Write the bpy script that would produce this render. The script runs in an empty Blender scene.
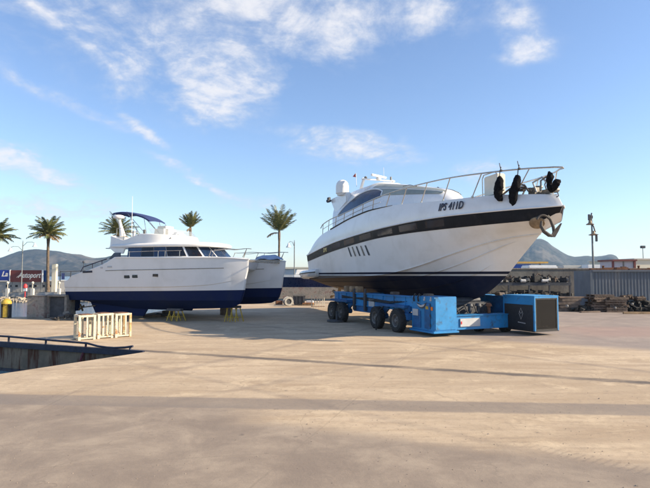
import bpy, bmesh, math, random
from mathutils import Vector, Matrix
PI = math.pi
R = math.radians
random.seed(7)
scene = bpy.context.scene
COL = scene.collection

# ------------------------------------------------------------------ camera
cam_d = bpy.data.cameras.new("camera")
cam = bpy.data.objects.new("camera", cam_d)
COL.objects.link(cam)
cam_d.sensor_width = 36.0
cam_d.lens = 525.0 / 650.0 * 36.0
cam_d.clip_start = 0.1
cam_d.clip_end = 30000
CAM_H = 2.2
TH = math.atan(31 / 525.0)
cam.location = (0, 0, CAM_H)
cam.rotation_euler = (R(90) + TH, 0, 0)
scene.camera = cam
CT, ST = math.cos(TH), math.sin(TH)

def at(px, py, Y):
    """world point seen at a spot of the 650x488 photo, at distance Y"""
    u = (px - 325) / 525.0; v = (244 - py) / 525.0
    dy = CT - v * ST; k = Y / dy
    return Vector((u * k, Y, CAM_H + (ST + v * CT) * k))

def gp(px, py, z=0.0):
    u = (px - 325) / 525.0; v = (244 - py) / 525.0
    dz = ST + v * CT; k = (z - CAM_H) / dz
    return Vector((u * k, (CT - v * ST) * k, z))

# ------------------------------------------------------------------ render settings
scene.render.engine = 'CYCLES'
scene.view_settings.view_transform = 'Standard'
scene.view_settings.look = 'None'
scene.view_settings.gamma = 1.0
scene.view_settings.use_curve_mapping = False
scene.view_settings.exposure = 0.9
scene.cycles.max_bounces = 8
scene.cycles.volume_bounces = 1

# ------------------------------------------------------------------ sun + sky
SUN_EL = R(27)
SUN_DIR = Vector((0.985, -0.15, 0)).normalized()
sun_d = bpy.data.lights.new("sun", 'SUN')
sun = bpy.data.objects.new("sun", sun_d); COL.objects.link(sun)
sun_d.energy = 5.0
sun_d.angle = R(0.6)
sun_d.color = (1.0, 0.84, 0.62)
sv = Vector((SUN_DIR.x * math.cos(SUN_EL), SUN_DIR.y * math.cos(SUN_EL), math.sin(SUN_EL)))
sun.rotation_euler = sv.to_track_quat('Z', 'Y').to_euler()

world = bpy.data.worlds.new("World")
scene.world = world
world.use_nodes = True
nt = world.node_tree
nt.nodes.clear()

class NG:
    """small helper to write node maths"""
    def __init__(s, nt): s.nt = nt
    def node(s, t, **kw):
        n = s.nt.nodes.new(t)
        for k, v in kw.items(): setattr(n, k, v)
        return n
    def put(s, sock, v):
        if isinstance(v, bpy.types.NodeSocket): s.nt.links.new(v, sock)
        elif v is not None: sock.default_value = v
    def m(s, op, a, b=None, c=None, clamp=False):
        n = s.node('ShaderNodeMath', operation=op); n.use_clamp = clamp
        s.put(n.inputs[0], a)
        if b is not None: s.put(n.inputs[1], b)
        if c is not None: s.put(n.inputs[2], c)
        return n.outputs[0]
    def sep(s, v):
        n = s.node('ShaderNodeSeparateXYZ'); s.put(n.inputs[0], v); return n.outputs
    def comb(s, x, y, z):
        n = s.node('ShaderNodeCombineXYZ'); s.put(n.inputs[0], x); s.put(n.inputs[1], y); s.put(n.inputs[2], z); return n.outputs[0]
    def noise(s, vec, scale, detail=6, rough=0.55, dist=0.0):
        n = s.node('ShaderNodeTexNoise'); s.put(n.inputs['Vector'], vec)
        n.inputs['Scale'].default_value = scale; n.inputs['Detail'].default_value = detail
        n.inputs['Roughness'].default_value = rough; n.inputs['Distortion'].default_value = dist
        return n.outputs[0]
    def ss(s, v, a, b, lo=0.0, hi=1.0):
        n = s.node('ShaderNodeMapRange'); n.interpolation_type = 'SMOOTHSTEP'
        s.put(n.inputs[0], v); n.inputs[1].default_value = a; n.inputs[2].default_value = b
        n.inputs[3].default_value = lo; n.inputs[4].default_value = hi
        return n.outputs[0]
    def mix(s, f, a, b, mode='MIX'):
        n = s.node('ShaderNodeMix', data_type='RGBA', blend_type=mode)
        s.put(n.inputs[0], f)
        for i, v in ((6, a), (7, b)):
            if isinstance(v, (tuple, list)): v = tuple(v)[:3] + (1,)
            s.put(n.inputs[i], v)
        return n.outputs[2]

g = NG(nt)
out = g.node('ShaderNodeOutputWorld'); bg = g.node('ShaderNodeBackground')
sky = g.node('ShaderNodeTexSky'); sky.sky_type = 'NISHITA'; sky.sun_disc = False
sky.sun_elevation = SUN_EL
sky.sun_rotation = math.atan2(SUN_DIR.x, SUN_DIR.y)
sky.altitude = 0; sky.air_density = 1.0; sky.dust_density = 0.35; sky.ozone_density = 1.6
tc = g.node('ShaderNodeTexCoord')
X, Y_, Z = g.sep(tc.outputs['Generated'])
az = g.m('ARCTAN2', X, Y_)
el = g.m('ARCSINE', Z)
# cloud layer seen from below: the direction projected on a plane overhead
den = g.m('ADD', g.m('MAXIMUM', Z, 0.0), 0.28)
pl = g.comb(g.m('DIVIDE', X, den), g.m('DIVIDE', Y_, den), 0.0)
wsp = g.noise(pl, 3.6, 12, 0.62, 0.5)
fine = g.noise(pl, 15.0, 10, 0.62, 0.3)
def blob(px, py, rx, ry, ang, amp):
    d = at(px, py, 1.0) - Vector((0, 0, CAM_H)); d.normalize()
    a0 = math.atan2(d.x, d.y); e0 = math.asin(d.z)
    da = g.m('SUBTRACT', az, a0); de = g.m('SUBTRACT', el, e0)
    ca, sa = math.cos(R(ang)), math.sin(R(ang))
    k = 1 / 525.0
    u = g.m('DIVIDE', g.m('ADD', g.m('MULTIPLY', da, ca), g.m('MULTIPLY', de, sa)), rx * k)
    v = g.m('DIVIDE', g.m('SUBTRACT', g.m('MULTIPLY', de, ca), g.m('MULTIPLY', da, sa)), ry * k)
    q = g.m('ADD', g.m('MULTIPLY', u, u), g.m('MULTIPLY', v, v))
    return g.m('MULTIPLY', g.m('EXPONENT', g.m('MULTIPLY', q, -1.0)), amp)
blobs = [(232, 22, 95, 30, 10, 1.0), (200, 80, 28, 40, 55, 1.15), (126, 78, 17, 20, -25, 1.0), (240, 95, 42, 15, 14, 0.9),
         (310, 8, 70, 24, 0, 0.95), (150, 48, 7, 22, -12, 0.7), (145, 132, 24, 4.5, -33, 1.15), (34, 169, 50, 12, -24, 1.4),
         (352, 146, 56, 15, -10, 1.1), (415, 14, 40, 18, -6, 1.0), (516, 18, 20, 15, -35, 1.05), (524, 50, 24, 10, -5, 1.1),
         (468, 172, 40, 12, 0, 0.75), (55, 22, 80, 5, -28, 0.85), (20, 205, 90, 11, -3, 0.7), (60, 100, 60, 5, -18, 0.6),
         (200, 182, 35, 4, -25, 0.7), (180, 165, 30, 4, -20, 0.6), (255, 203, 30, 7, 0, 0.7), (345, 45, 50, 14, 20, 0.5), (640, 262, 60, 14, 0, 0.4),
         (0, -160, 420, 120, 0, 0.8)]
tot = None
for b_ in blobs:
    o_ = blob(*b_)
    tot = o_ if tot is None else g.m('ADD', tot, o_)
# sparse cloud behind the camera and overhead
back = g.m('MULTIPLY', g.ss(Y_, 0.35, -0.2), g.ss(wsp, 0.5, 0.68))
tot = g.m('ADD', tot, g.m('MULTIPLY', back, 0.6))
w2 = g.m('ADD', g.m('MULTIPLY', wsp, 0.68), g.m('MULTIPLY', fine, 0.32))
dens = g.m('SUBTRACT', g.m('ADD', g.m('MULTIPLY', g.m('MINIMUM', tot, 1.15), 0.66), g.m('MULTIPLY', w2, 5.4)), 2.95)
cov = g.ss(dens, -0.4, 1.15, 0.0, 0.92)
cov = g.m('MULTIPLY', cov, g.ss(tot, 0.02, 0.5))
cov = g.m('MULTIPLY', cov, g.ss(Z, -0.01, 0.05))
skyc = g.mix(1.0, sky.outputs[0], (0.93, 0.975, 1.10), 'MULTIPLY')
# cloud brightness: whiter where dense
ccol = g.mix(g.ss(dens, 0.1, 0.9), (3.6, 3.85, 4.4), (4.7, 4.65, 4.8))
final = g.mix(cov, skyc, ccol)
g.put(bg.inputs[0], final)
bg.inputs[1].default_value = 0.108
nt.links.new(bg.outputs[0], out.inputs[0])

# ------------------------------------------------------------------ helpers: materials
MATS = {}
def mat(name, col, rough=0.6, metal=0.0, var=0.12, vscale=3.0, bump=0.0, bscale=30.0, col2=None, c2=(0.55, 0.7), c2scale=2.0, coat=0.0, spec=0.5, streak=False):
    if name in MATS: return MATS[name]
    m = bpy.data.materials.new(name); m.use_nodes = True
    n = NG(m.node_tree); b = m.node_tree.nodes['Principled BSDF']
    t = n.node('ShaderNodeTexCoord').outputs['Object']
    c = tuple(col) + (1,)
    nz = n.noise(t, vscale, 6, 0.6)
    dark = tuple(x * (1 - var) for x in col); lite = tuple(min(1, x * (1 + var)) for x in col)
    base = n.mix(n.ss(nz, 0.3, 0.7), dark, lite)
    if col2 is not None:
        tv = t
        if streak:
            mp = n.node('ShaderNodeMapping'); n.put(mp.inputs[0], t); mp.inputs['Scale'].default_value = (1, 1, 0.12); tv = mp.outputs[0]
        n2 = n.noise(tv, c2scale, 8, 0.65)
        base = n.mix(n.ss(n2, c2[0], c2[1]), base, col2)
    n.put(b.inputs['Base Color'], base)
    b.inputs['Metallic'].default_value = metal
    n.put(b.inputs['Roughness'], n.ss(n.noise(t, vscale * 2.3, 4), 0.3, 0.7, max(0.02, rough * 0.85), min(1, rough * 1.15)))
    b.inputs['Coat Weight'].default_value = coat
    b.inputs['Coat Roughness'].default_value = 0.08
    b.inputs['Specular IOR Level'].default_value = spec
    if bump > 0:
        bp = n.node('ShaderNodeBump'); bp.inputs['Distance'].default_value = bump; bp.inputs['Strength'].default_value = 1.0
        n.put(bp.inputs['Height'], n.noise(t, bscale, 6, 0.6)); n.put(b.inputs['Normal'], bp.outputs[0])
    MATS[name] = m
    return m

# ------------------------------------------------------------------ helpers: meshes
def pchip(pts):
    xs = [p[0] for p in pts]; ys = [p[1] for p in pts]; n = len(xs)
    h = [xs[i + 1] - xs[i] for i in range(n - 1)]; d = [(ys[i + 1] - ys[i]) / h[i] for i in range(n - 1)]
    ms = [0] * n
    for i in range(1, n - 1):
        if d[i - 1] * d[i] > 0:
            w1 = 2 * h[i] + h[i - 1]; w2 = h[i] + 2 * h[i - 1]
            ms[i] = (w1 + w2) / (w1 / d[i - 1] + w2 / d[i])
    ms[0] = d[0]; ms[-1] = d[-1]
    def f(x):
        if x <= xs[0]: return ys[0]
        if x >= xs[-1]: return ys[-1]
        i = 0
        while x > xs[i + 1]: i += 1
        t = (x - xs[i]) / h[i]
        return ((1 + 2 * t) * (1 - t) ** 2 * ys[i] + t * (1 - t) ** 2 * h[i] * ms[i] + t * t * (3 - 2 * t) * ys[i + 1] + t * t * (t - 1) * h[i] * ms[i + 1])
    return f

class MB:
    def __init__(s): s.v = []; s.f = []; s.mi = []
    def add(s, vs, fs, mi=0):
        o = len(s.v); s.v += [tuple(v) for v in vs]
        for f in fs: s.f.append(tuple(o + i for i in f)); s.mi.append(mi)
        return s
    def box(s, c, size, rz=0, mi=0, rot=None, taper=1.0):
        hx, hy, hz = size[0] / 2, size[1] / 2, size[2] / 2
        M = rot if rot is not None else Matrix.Rotation(rz, 3, 'Z')
        vs = []
        for z in (-1, 1):
            k = taper if z > 0 else 1
            for x, y in ((-1, -1), (1, -1), (1, 1), (-1, 1)):
                vs.append(Vector(c) + M @ Vector((x * hx * k, y * hy * k, z * hz)))
        return s.add(vs, [(3, 2, 1, 0), (4, 5, 6, 7), (0, 1, 5, 4), (1, 2, 6, 5), (2, 3, 7, 6), (3, 0, 4, 7)], mi)
    def bar(s, p0, p1, w, h, mi=0):
        p0 = Vector(p0); p1 = Vector(p1); d = p1 - p0; L = d.length
        q = d.to_track_quat('X', 'Z').to_matrix()
        return s.box((p0 + p1) / 2, (L, w, h), rot=q, mi=mi)
    def tube(s, pts, r, n=8, mi=0, caps=True, closed=False):
        pts = [Vector(p) for p in pts]; N = len(pts)
        rr = r if isinstance(r, (list, tuple)) else [r] * N
        vs = []
        u = None
        for i, p in enumerate(pts):
            if closed: d = pts[(i + 1) % N] - pts[i - 1]
            else: d = pts[min(i + 1, N - 1)] - pts[max(i - 1, 0)]
            d.normalize()
            if u is None:
                a = Vector((0, 0, 1)) if abs(d.z) < 0.9 else Vector((1, 0, 0))
                u = d.cross(a).normalized()
            else: u = (u - d * u.dot(d)).normalized()
            w = u.cross(d)
            for k in range(n):
                t = 2 * PI * k / n
                vs.append(p + (u * math.cos(t) + w * math.sin(t)) * rr[i])
        fs = []
        for i in range(N if closed else N - 1):
            j = (i + 1) % N
            for k in range(n):
                fs.append((i * n + k, i * n + (k + 1) % n, j * n + (k + 1) % n, j * n + k))
        if caps and not closed:
            fs.append(tuple(range(n))[::-1]); fs.append(tuple((N - 1) * n + k for k in range(n)))
        return s.add(vs, fs, mi)
    def cyl(s, p0, p1, r, n=16, r1=None, mi=0): return s.tube([p0, p1], [r, r if r1 is None else r1], n, mi)
    def lathe(s, prof, c=(0, 0, 0), n=24, axis='Z', mi=0):
        vs = []
        for (r, z) in prof:
            for k in range(n):
                t = 2 * PI * k / n; a, b = r * math.cos(t), r * math.sin(t)
                p = {'Z': (a, b, z), 'Y': (a, z, b), 'X': (z, a, b)}[axis]
                vs.append((p[0] + c[0], p[1] + c[1], p[2] + c[2]))
        fs = []
        for i in range(len(prof) - 1):
            for k in range(n): fs.append((i * n + k, i * n + (k + 1) % n, (i + 1) * n + (k + 1) % n, (i + 1) * n + k))
        return s.add(vs, fs, mi)
    def grid(s, rows, mi=0, flip=False, closed=False):
        n = len(rows[0]); vs = [p for r in rows for p in r]; fs = []
        for i in range(len(rows) - 1):
            for k in range(n if closed else n - 1):
                k2 = (k + 1) % n
                f = (i * n + k, i * n + k2, (i + 1) * n + k2, (i + 1) * n + k)
                fs.append(f[::-1] if flip else f)
        return s.add(vs, fs, mi)
    def prism(s, poly, d, mi=0):
        """poly: 3D points of one side, d: extrusion vector"""
        n = len(poly); d = Vector(d); a = [Vector(p) for p in poly]; b = [p + d for p in a]
        return s.add(a + b, [tuple(range(n))[::-1], tuple(range(n, 2 * n))] + [(i, (i + 1) % n, n + (i + 1) % n, n + i) for i in range(n)], mi)
    def build(s, name, mats, parent=None, smooth=35, bevel=0.0, seg=2, merge=True):
        me = bpy.data.meshes.new(name)
        me.from_pydata(s.v, [], s.f)
        if not isinstance(mats, (list, tuple)): mats = [mats]
        for m in mats: me.materials.append(m)
        me.polygons.foreach_set('material_index', s.mi)
        bm = bmesh.new(); bm.from_mesh(me)
        if merge: bmesh.ops.remove_doubles(bm, verts=bm.verts, dist=0.0004)
        bmesh.ops.recalc_face_normals(bm, faces=bm.faces)
        if bevel > 0:
            ed = [e for e in bm.edges if len(e.link_faces) == 2 and e.calc_face_angle(0) > R(30)]
            bmesh.ops.bevel(bm, geom=ed, offset=bevel, segments=seg, affect='EDGES', clamp_overlap=True)
        if smooth:
            for f in bm.faces: f.smooth = True
            for e in bm.edges:
                if len(e.link_faces) == 2 and e.calc_face_angle(0) > R(smooth): e.smooth = False
        bm.to_mesh(me); bm.free()
        o = bpy.data.objects.new(name, me); COL.objects.link(o)
        if parent: o.parent = parent
        return o

def tag(o, label=None, cat=None, group=None, kind=None):
    if label: o['label'] = label
    if cat: o['category'] = cat
    if group: o['group'] = group
    if kind: o['kind'] = kind
    return o
def thing(name, label, cat, loc=(0, 0, 0), rz=0, group=None):
    o = bpy.data.objects.new(name, None); COL.objects.link(o)
    o.empty_display_size = 0.3
    o.location = loc; o.rotation_euler = (0, 0, rz)
    return tag(o, label, cat, group)
def copy_thing(src, loc, rz=0, label=None, scale=None):
    c = src.copy(); COL.objects.link(c); c.location = loc; c.rotation_euler = (0, 0, rz)
    if label: c['label'] = label
    if scale: c.scale = (scale,) * 3 if not isinstance(scale, tuple) else scale
    for ch in list(src.children):
        d = ch.copy(); COL.objects.link(d); d.parent = c
        for gch in list(ch.children):
            e = gch.copy(); COL.objects.link(e); e.parent = d
    return c
def text(name, s, size, m, parent, M, shear=0.0, extrude=0.004, bold=0.0, space=1.0):
    cu = bpy.data.curves.new(name, 'FONT'); cu.body = s; cu.size = size; cu.shear = shear
    cu.extrude = extrude; cu.offset = bold; cu.align_x = 'CENTER'; cu.align_y = 'CENTER'; cu.space_character = space
    cu.resolution_u = 3
    tmp = bpy.data.objects.new(name + "_curve", cu); COL.objects.link(tmp)
    dg = bpy.context.evaluated_depsgraph_get(); dg.update()
    me = bpy.data.meshes.new_from_object(tmp.evaluated_get(dg))
    bpy.data.objects.remove(tmp); bpy.data.curves.remove(cu)
    me.transform(M); me.materials.clear(); me.materials.append(m); me.name = name
    o = bpy.data.objects.new(name, me); COL.objects.link(o)
    if parent: o.parent = parent
    return o
def frame_mat(origin, xdir, ydir):
    x = Vector(xdir).normalized(); y = Vector(ydir); y = (y - x * y.dot(x)).normalized(); z = x.cross(y)
    M = Matrix((x, y, z)).transposed().to_4x4(); M.translation = Vector(origin)
    return M

# ------------------------------------------------------------------ ground
def ground_material():
    m = bpy.data.materials.new("yard_concrete"); m.use_nodes = True
    n = NG(m.node_tree); b = m.node_tree.nodes['Principled BSDF']
    t = n.node('ShaderNodeTexCoord').outputs['Object']
    x, y, z = n.sep(t)
    big = n.noise(t, 0.16, 5, 0.55, 0.4)
    mp = n.node('ShaderNodeMapping'); n.put(mp.inputs[0], t); mp.inputs['Rotation'].default_value = (0, 0, R(14)); mp.inputs['Scale'].default_value = (0.16, 1.0, 1)
    drag = n.noise(mp.outputs[0], 1.3, 12, 0.74, 0.6)       # stains dragged along the traffic direction
    mid = n.noise(t, 0.9, 12, 0.70, 0.3)
    fin = n.noise(t, 9.0, 10, 0.75)
    grit = n.noise(t, 70.0, 3, 0.6)
    c = n.mix(n.ss(big, 0.35, 0.65), (0.45, 0.345, 0.23), (0.56, 0.44, 0.305))
    c = n.mix(n.ss(drag, 0.38, 0.66), c, (0.39, 0.29, 0.19))
    c = n.mix(n.m('MULTIPLY', n.ss(mid, 0.50, 0.64), 0.65), c, (0.62, 0.49, 0.33))
    c = n.mix(n.m('MULTIPLY', n.ss(fin, 0.5, 0.66), 0.38), c, (0.27, 0.205, 0.145))
    c = n.mix(n.m('MULTIPLY', n.ss(n.noise(t, 2.6, 12, 0.78, 0.8), 0.54, 0.62), 0.32), c, (0.31, 0.24, 0.17))
    mp2 = n.node('ShaderNodeMapping'); n.put(mp2.inputs[0], t); mp2.inputs['Rotation'].default_value = (0, 0, R(-20)); mp2.inputs['Scale'].default_value = (0.22, 2.2, 1)
    c = n.mix(n.m('MULTIPLY', n.ss(n.noise(mp2.outputs[0], 2.0, 10, 0.72, 0.5), 0.55, 0.66), 0.4), c, (0.33, 0.255, 0.18))
    wob = n.m('MULTIPLY', n.m('SUBTRACT', mid, 0.5), 1.0)
    wobs = n.m('MULTIPLY', n.m('SUBTRACT', n.noise(t, 3.0, 5), 0.5), 0.22)
    def dist(p, q):
        # signed distance to the line p-q
        dx, dy = q[0] - p[0], q[1] - p[1]; L = math.hypot(dx, dy); nx, ny = -dy / L, dx / L
        return n.m('ADD', n.m('ADD', n.m('MULTIPLY', x, nx), n.m('MULTIPLY', y, ny)), -(p[0] * nx + p[1] * ny))
    # greyer, darker tone on the concrete in front
    P = lambda a, b_: (gp(a, b_).x, gp(a, b_).y)
    d0 = n.m('ADD', dist(P(650, 462), P(300, 424)), n.m('MULTIPLY', wob, 0.9))
    fgm = n.ss(d0, -0.15, 0.45)
    fgm = n.m('MAXIMUM', fgm, n.m('MULTIPLY', n.ss(n.m('ADD', n.m('ADD', dist(P(240, 402), P(0, 398)), n.m('MULTIPLY', wob, 0.6)), 0.0), 0.0, 0.5), n.ss(n.m('ADD', x, wob), -0.6, -1.8)))
    c = n.mix(n.m('MULTIPLY', fgm, 0.88), c, n.mix(n.ss(mid, 0.35, 0.7), (0.215, 0.172, 0.137), (0.345, 0.28, 0.215)))
    # grey asphalt by the container and around the transporter
    d3 = n.m('ADD', dist(P(650, 352), P(430, 338)), n.m('MULTIPLY', wob, -1.6))
    asp = n.m('MULTIPLY', n.ss(d3, 0.2, -1.0), n.ss(n.m('ADD', x, n.m('MULTIPLY', wob, 2.0)), 3.0, 6.0))
    c = n.mix(n.m('MULTIPLY', asp, 0.85), c, n.mix(n.ss(mid, 0.35, 0.65), (0.22, 0.185, 0.17), (0.285, 0.24, 0.215)))
    red = n.m('MULTIPLY', n.m('MULTIPLY', n.ss(dist(P(650, 330), P(560, 324)), 1.0, 2.0), 0.0), 0.0)
    rx = n.m('MULTIPLY', n.ss(n.m('ABSOLUTE', n.m('SUBTRACT', y, n.m('ADD', 20.6, wob))), 2.6, 1.0), n.ss(x, 8.5, 10.5))
    c = n.mix(n.m('MULTIPLY', rx, 0.35), c, (0.34, 0.2, 0.165))
    # patched trench running from the basin corner, with a broken edge
    tr = dist(P(145, 351), P(650, 383))
    trm = n.ss(n.m('ABSOLUTE', n.m('ADD', tr, wobs)), 0.26, 0.06)
    c = n.mix(n.m('MULTIPLY', trm, n.ss(drag, 0.35, 0.52, 0.45, 0.95)), c, (0.12, 0.10, 0.085))
    # wide grey strip crossing the yard
    st = dist(P(0, 399), P(650, 410))
    stm = n.ss(n.m('ABSOLUTE', n.m('ADD', st, n.m('MULTIPLY', wobs, 0.35))), 0.44, 0.30)
    c = n.mix(n.m('MULTIPLY', stm, n.ss(fin, 0.3, 0.7, 0.85, 0.6)), c, (0.215, 0.18, 0.152))
    # thin scrape lines left by tyres
    for (p, q, w, k) in ((P(390, 341), P(650, 372), 0.09, 0.45), (P(60, 395), P(260, 352), 0.10, 0.35), (P(130, 410), P(330, 372), 0.09, 0.3),
                      (P(10, 372), P(160, 350), 0.5, 0.0), (P(300, 400), P(480, 440), 0.07, 0.3), (P(240, 360), P(420, 352), 0.05, 0.25)):
        if k <= 0: continue
        dd = dist(p, q)
        c = n.mix(n.m('MULTIPLY', n.ss(n.m('ABSOLUTE', n.m('ADD', dd, n.m('MULTIPLY', wob, 0.25))), w * 2.4, w * 0.4), n.ss(drag, 0.3, 0.6, 0.1, k)), c, (0.2, 0.16, 0.13))
    # tyre tread print, bottom right
    dd = dist(P(500, 440), P(650, 472)); al = n.m('ADD', n.m('MULTIPLY', x, 9.0), n.m('MULTIPLY', y, -12.0))
    tread = n.m('MULTIPLY', n.ss(n.m('ABSOLUTE', dd), 0.17, 0.12), n.ss(n.m('ADD', n.m('SINE', n.m('ADD', n.m('MULTIPLY', al, 4.6), n.m('MULTIPLY', wob, 9.0))), n.m('MULTIPLY', n.m('SUBTRACT', fin, 0.5), 5.0)), 0.1, 0.9))
    c = n.mix(n.m('MULTIPLY', n.m('MULTIPLY', tread, n.ss(x, 2.0, 3.2)), 0.22), c, (0.12, 0.1, 0.09))
    # spots of oil and pebbles
    v = n.node('ShaderNodeTexVoronoi'); v.inputs['Scale'].default_value = 1.7; n.put(v.inputs['Vector'], t)
    sp = n.m('MULTIPLY', n.ss(v.outputs['Distance'], 0.10, 0.05), n.ss(fin, 0.42, 0.56))
    c = n.mix(n.m('MULTIPLY', sp, 0.55), c, (0.12, 0.1, 0.085))
    c = n.mix(n.m('MULTIPLY', n.ss(grit, 0.35, 0.65), 0.22), c, n.mix(0.5, c, (0.1, 0.08, 0.06)))
    # slab joints
    for (p, q) in ((P(0, 388), P(650, 372)), (P(420, 345), P(250, 488)), (P(650, 430), P(0, 470)), (P(150, 353), P(20, 420))):
        dd = dist(p, q)
        jm = n.ss(n.m('ABSOLUTE', n.m('ADD', dd, n.m('MULTIPLY', wobs, 0.12))), 0.022, 0.006)
        c = n.mix(n.m('MULTIPLY', jm, n.ss(mid, 0.4, 0.62, 0.0, 0.28)), c, (0.14, 0.115, 0.09))
    # fine cracks
    v2 = n.node('ShaderNodeTexVoronoi'); v2.feature = 'DISTANCE_TO_EDGE'; v2.inputs['Scale'].default_value = 0.33
    warp = n.node('ShaderNodeVectorMath', operation='ADD'); n.put(warp.inputs[0], t)
    nn = n.node('ShaderNodeTexNoise'); nn.inputs['Scale'].default_value = 1.4; nn.inputs['Detail'].default_value = 5; n.put(nn.inputs['Vector'], t)
    n.put(warp.inputs[1], nn.outputs[1]); n.put(v2.inputs['Vector'], warp.outputs[0])
    crk = n.ss(v2.outputs['Distance'], 0.006, 0.001)
    c = n.mix(n.m('MULTIPLY', n.m('MULTIPLY', crk, n.ss(mid, 0.45, 0.6)), 0.3), c, (0.1, 0.08, 0.07))
    n.put(b.inputs['Base Color'], c)
    n.put(b.inputs['Roughness'], n.ss(mid, 0.3, 0.7, 0.78, 0.95)); b.inputs['Specular IOR Level'].default_value = 0.3
    bp = n.node('ShaderNodeBump'); bp.inputs['Distance'].default_value = 0.012; bp.inputs['Strength'].default_value = 0.8
    hh = n.m('ADD', n.m('MULTIPLY', mid, 1.2), n.m('ADD', n.m('MULTIPLY', fin, 0.5), n.m('MULTIPLY', grit, 0.12)))
    hh = n.m('SUBTRACT', hh, n.m('MULTIPLY', trm, 0.6))
    n.put(bp.inputs['Height'], hh); n.put(b.inputs['Normal'], bp.outputs[0])
    return m

M_wall = mat('quay_wall_concrete', (0.22, 0.165, 0.11), 0.9, var=0.25, vscale=1.5, bump=0.02, bscale=8, col2=(0.10, 0.035, 0.015), c2=(0.47, 0.58), c2scale=3.0, streak=True)
WATER_Z = -0.8
CORNER = Vector((-5.15, 15.18)); FAR_END = Vector((-25, 22.6)); 
basin = [(-5.15, 15.18), (-25.0, 22.9), (-33, 11.0), (-12.5, 3.4)]
outer = [(-80, 20.5), (-16.3, 27.75), (-12.6, 28.4), (-10.2, 30), (-9.6, 38), (-6, 44), (6, 46), (10, 150), (420, 150), (420, -60), (-80, -60)]
def build_ground():
    bm = bmesh.new()
    def loop(pts):
        vs = [bm.verts.new((p[0], p[1], 0)) for p in pts]
        return [bm.edges.new((vs[i], vs[(i + 1) % len(vs)])) for i in range(len(vs))]
    es = loop(outer) + loop(basin)
    bmesh.ops.triangle_fill(bm, use_beauty=True, edges=es, normal=(0, 0, 1))
    for f in bm.faces:
        if f.normal.z < 0: f.normal_flip()
    me = bpy.data.meshes.new('ground'); bm.to_mesh(me); bm.free()
    me.materials.append(ground_material())
    o = bpy.data.objects.new('ground', me); COL.objects.link(o); tag(o, kind='structure')
    w = MB()
    for pts in (outer, basin):
        n = len(pts)
        for i in range(n):
            a, b = pts[i], pts[(i + 1) % n]
            w.add([(a[0], a[1], -0.003), (b[0], b[1], -0.003), (b[0], b[1], -4), (a[0], a[1], -4)], [(0, 1, 2, 3)])
    tag(w.build('quay_edge', M_wall, smooth=0), kind='structure')
build_ground()

# sea
def water_material():
    m = bpy.data.materials.new("harbour_water"); m.use_nodes = True
    n = NG(m.node_tree); b = m.node_tree.nodes['Principled BSDF']
    t = n.node('ShaderNodeTexCoord').outputs['Object']
    n.put(b.inputs['Base Color'], n.mix(n.ss(n.noise(t, 0.1), 0.4, 0.6), (0.012, 0.045, 0.09), (0.02, 0.065, 0.12)))
    b.inputs['Roughness'].default_value = 0.12
    bp = n.node('ShaderNodeBump'); bp.inputs['Distance'].default_value = 0.12; bp.inputs['Strength'].default_value = 1.0
    mp = n.node('ShaderNodeMapping'); n.put(mp.inputs[0], t); mp.inputs['Scale'].default_value = (0.6, 1.4, 1)
    n.put(bp.inputs['Height'], n.noise(mp.outputs[0], 1.6, 6, 0.6)); n.put(b.inputs['Normal'], bp.outputs[0])
    return m
w = MB(); w.add([(-9000, -3000, WATER_Z), (9000, -3000, WATER_Z), (9000, 9000, WATER_Z), (-9000, 9000, WATER_Z)], [(0, 1, 2, 3)])
tag(w.build('water', water_material(), smooth=0), kind='structure')

# far quay across the harbour
M_far = mat('far_quay_paving', (0.36, 0.33, 0.28), 0.9, var=0.15, vscale=0.5)
w = MB(); w.prism([(-260, 59, -3), (4, 61, -3), (4, 260, -3), (-260, 260, -3)], (0, 0, 2.7))
tag(w.build('far_quay', M_far, smooth=0), kind='structure')

# hills
def hill_material():
    m = bpy.data.materials.new("hill_scrub"); m.use_nodes = True
    n = NG(m.node_tree); b = m.node_tree.nodes['Principled BSDF']
    t = n.node('ShaderNodeTexCoord').outputs['Object']
    a = n.noise(t, 0.006, 8, 0.65); f = n.noise(t, 0.035, 8, 0.7)
    c = n.mix(n.ss(f, 0.35, 0.62), (0.016, 0.022, 0.022), (0.06, 0.058, 0.052))
    c = n.mix(n.ss(a, 0.5, 0.68), c, (0.13, 0.11, 0.09))
    n.put(b.inputs['Base Color'], c); b.inputs['Roughness'].default_value = 0.95; b.inputs['Specular IOR Level'].default_value = 0.1
    return m
from mathutils import noise as MN
def hills(name, prof, Yr, depth):
    f = pchip(prof); px0, px1 = prof[0][0], prof[-1][0]
    rows = []
    NX, NY = 330, 44
    for j in range(NY + 1):
        v = j / NY
        Yd = Yr - depth + depth * 1.6 * v
        k = v / 0.625
        prof_k = (max(k, 0) ** 1.15) if k <= 1 else max(0, 1 - (k - 1) / 0.6) ** 0.8
        row = []
        for i in range(NX + 1):
            px = px0 + (px1 - px0) * i / NX
            X = (px - 325) / 525.0 * Yd * 1.003
            H = max(0, at(px, f(px), Yr).z + 2)
            nz = MN.fractal(Vector((X * 0.006, Yd * 0.006, 1.3)), 0.9, 2.1, 6)
            nz2 = abs(MN.fractal(Vector((X * 0.004 + 7, Yd * 0.003, 4.3)), 0.9, 2.1, 5))
            edge = min(1, prof_k * 1.0)
            z = H * (prof_k + 0.26 * nz * edge * (1 - edge) * 2.2 - 0.42 * nz2 * 4 * edge * (1 - edge)) + nz * 5 * edge * min(1, H / 40)
            row.append((X, Yd, max(z, -2) - 1.0 if H > 0 else -3))
        rows.append(row)
    m = MB(); m.grid(rows)
    o = m.build(name, MATS.setdefault('hill', None) or hill_material(), smooth=180)
    return tag(o, kind='structure')
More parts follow.
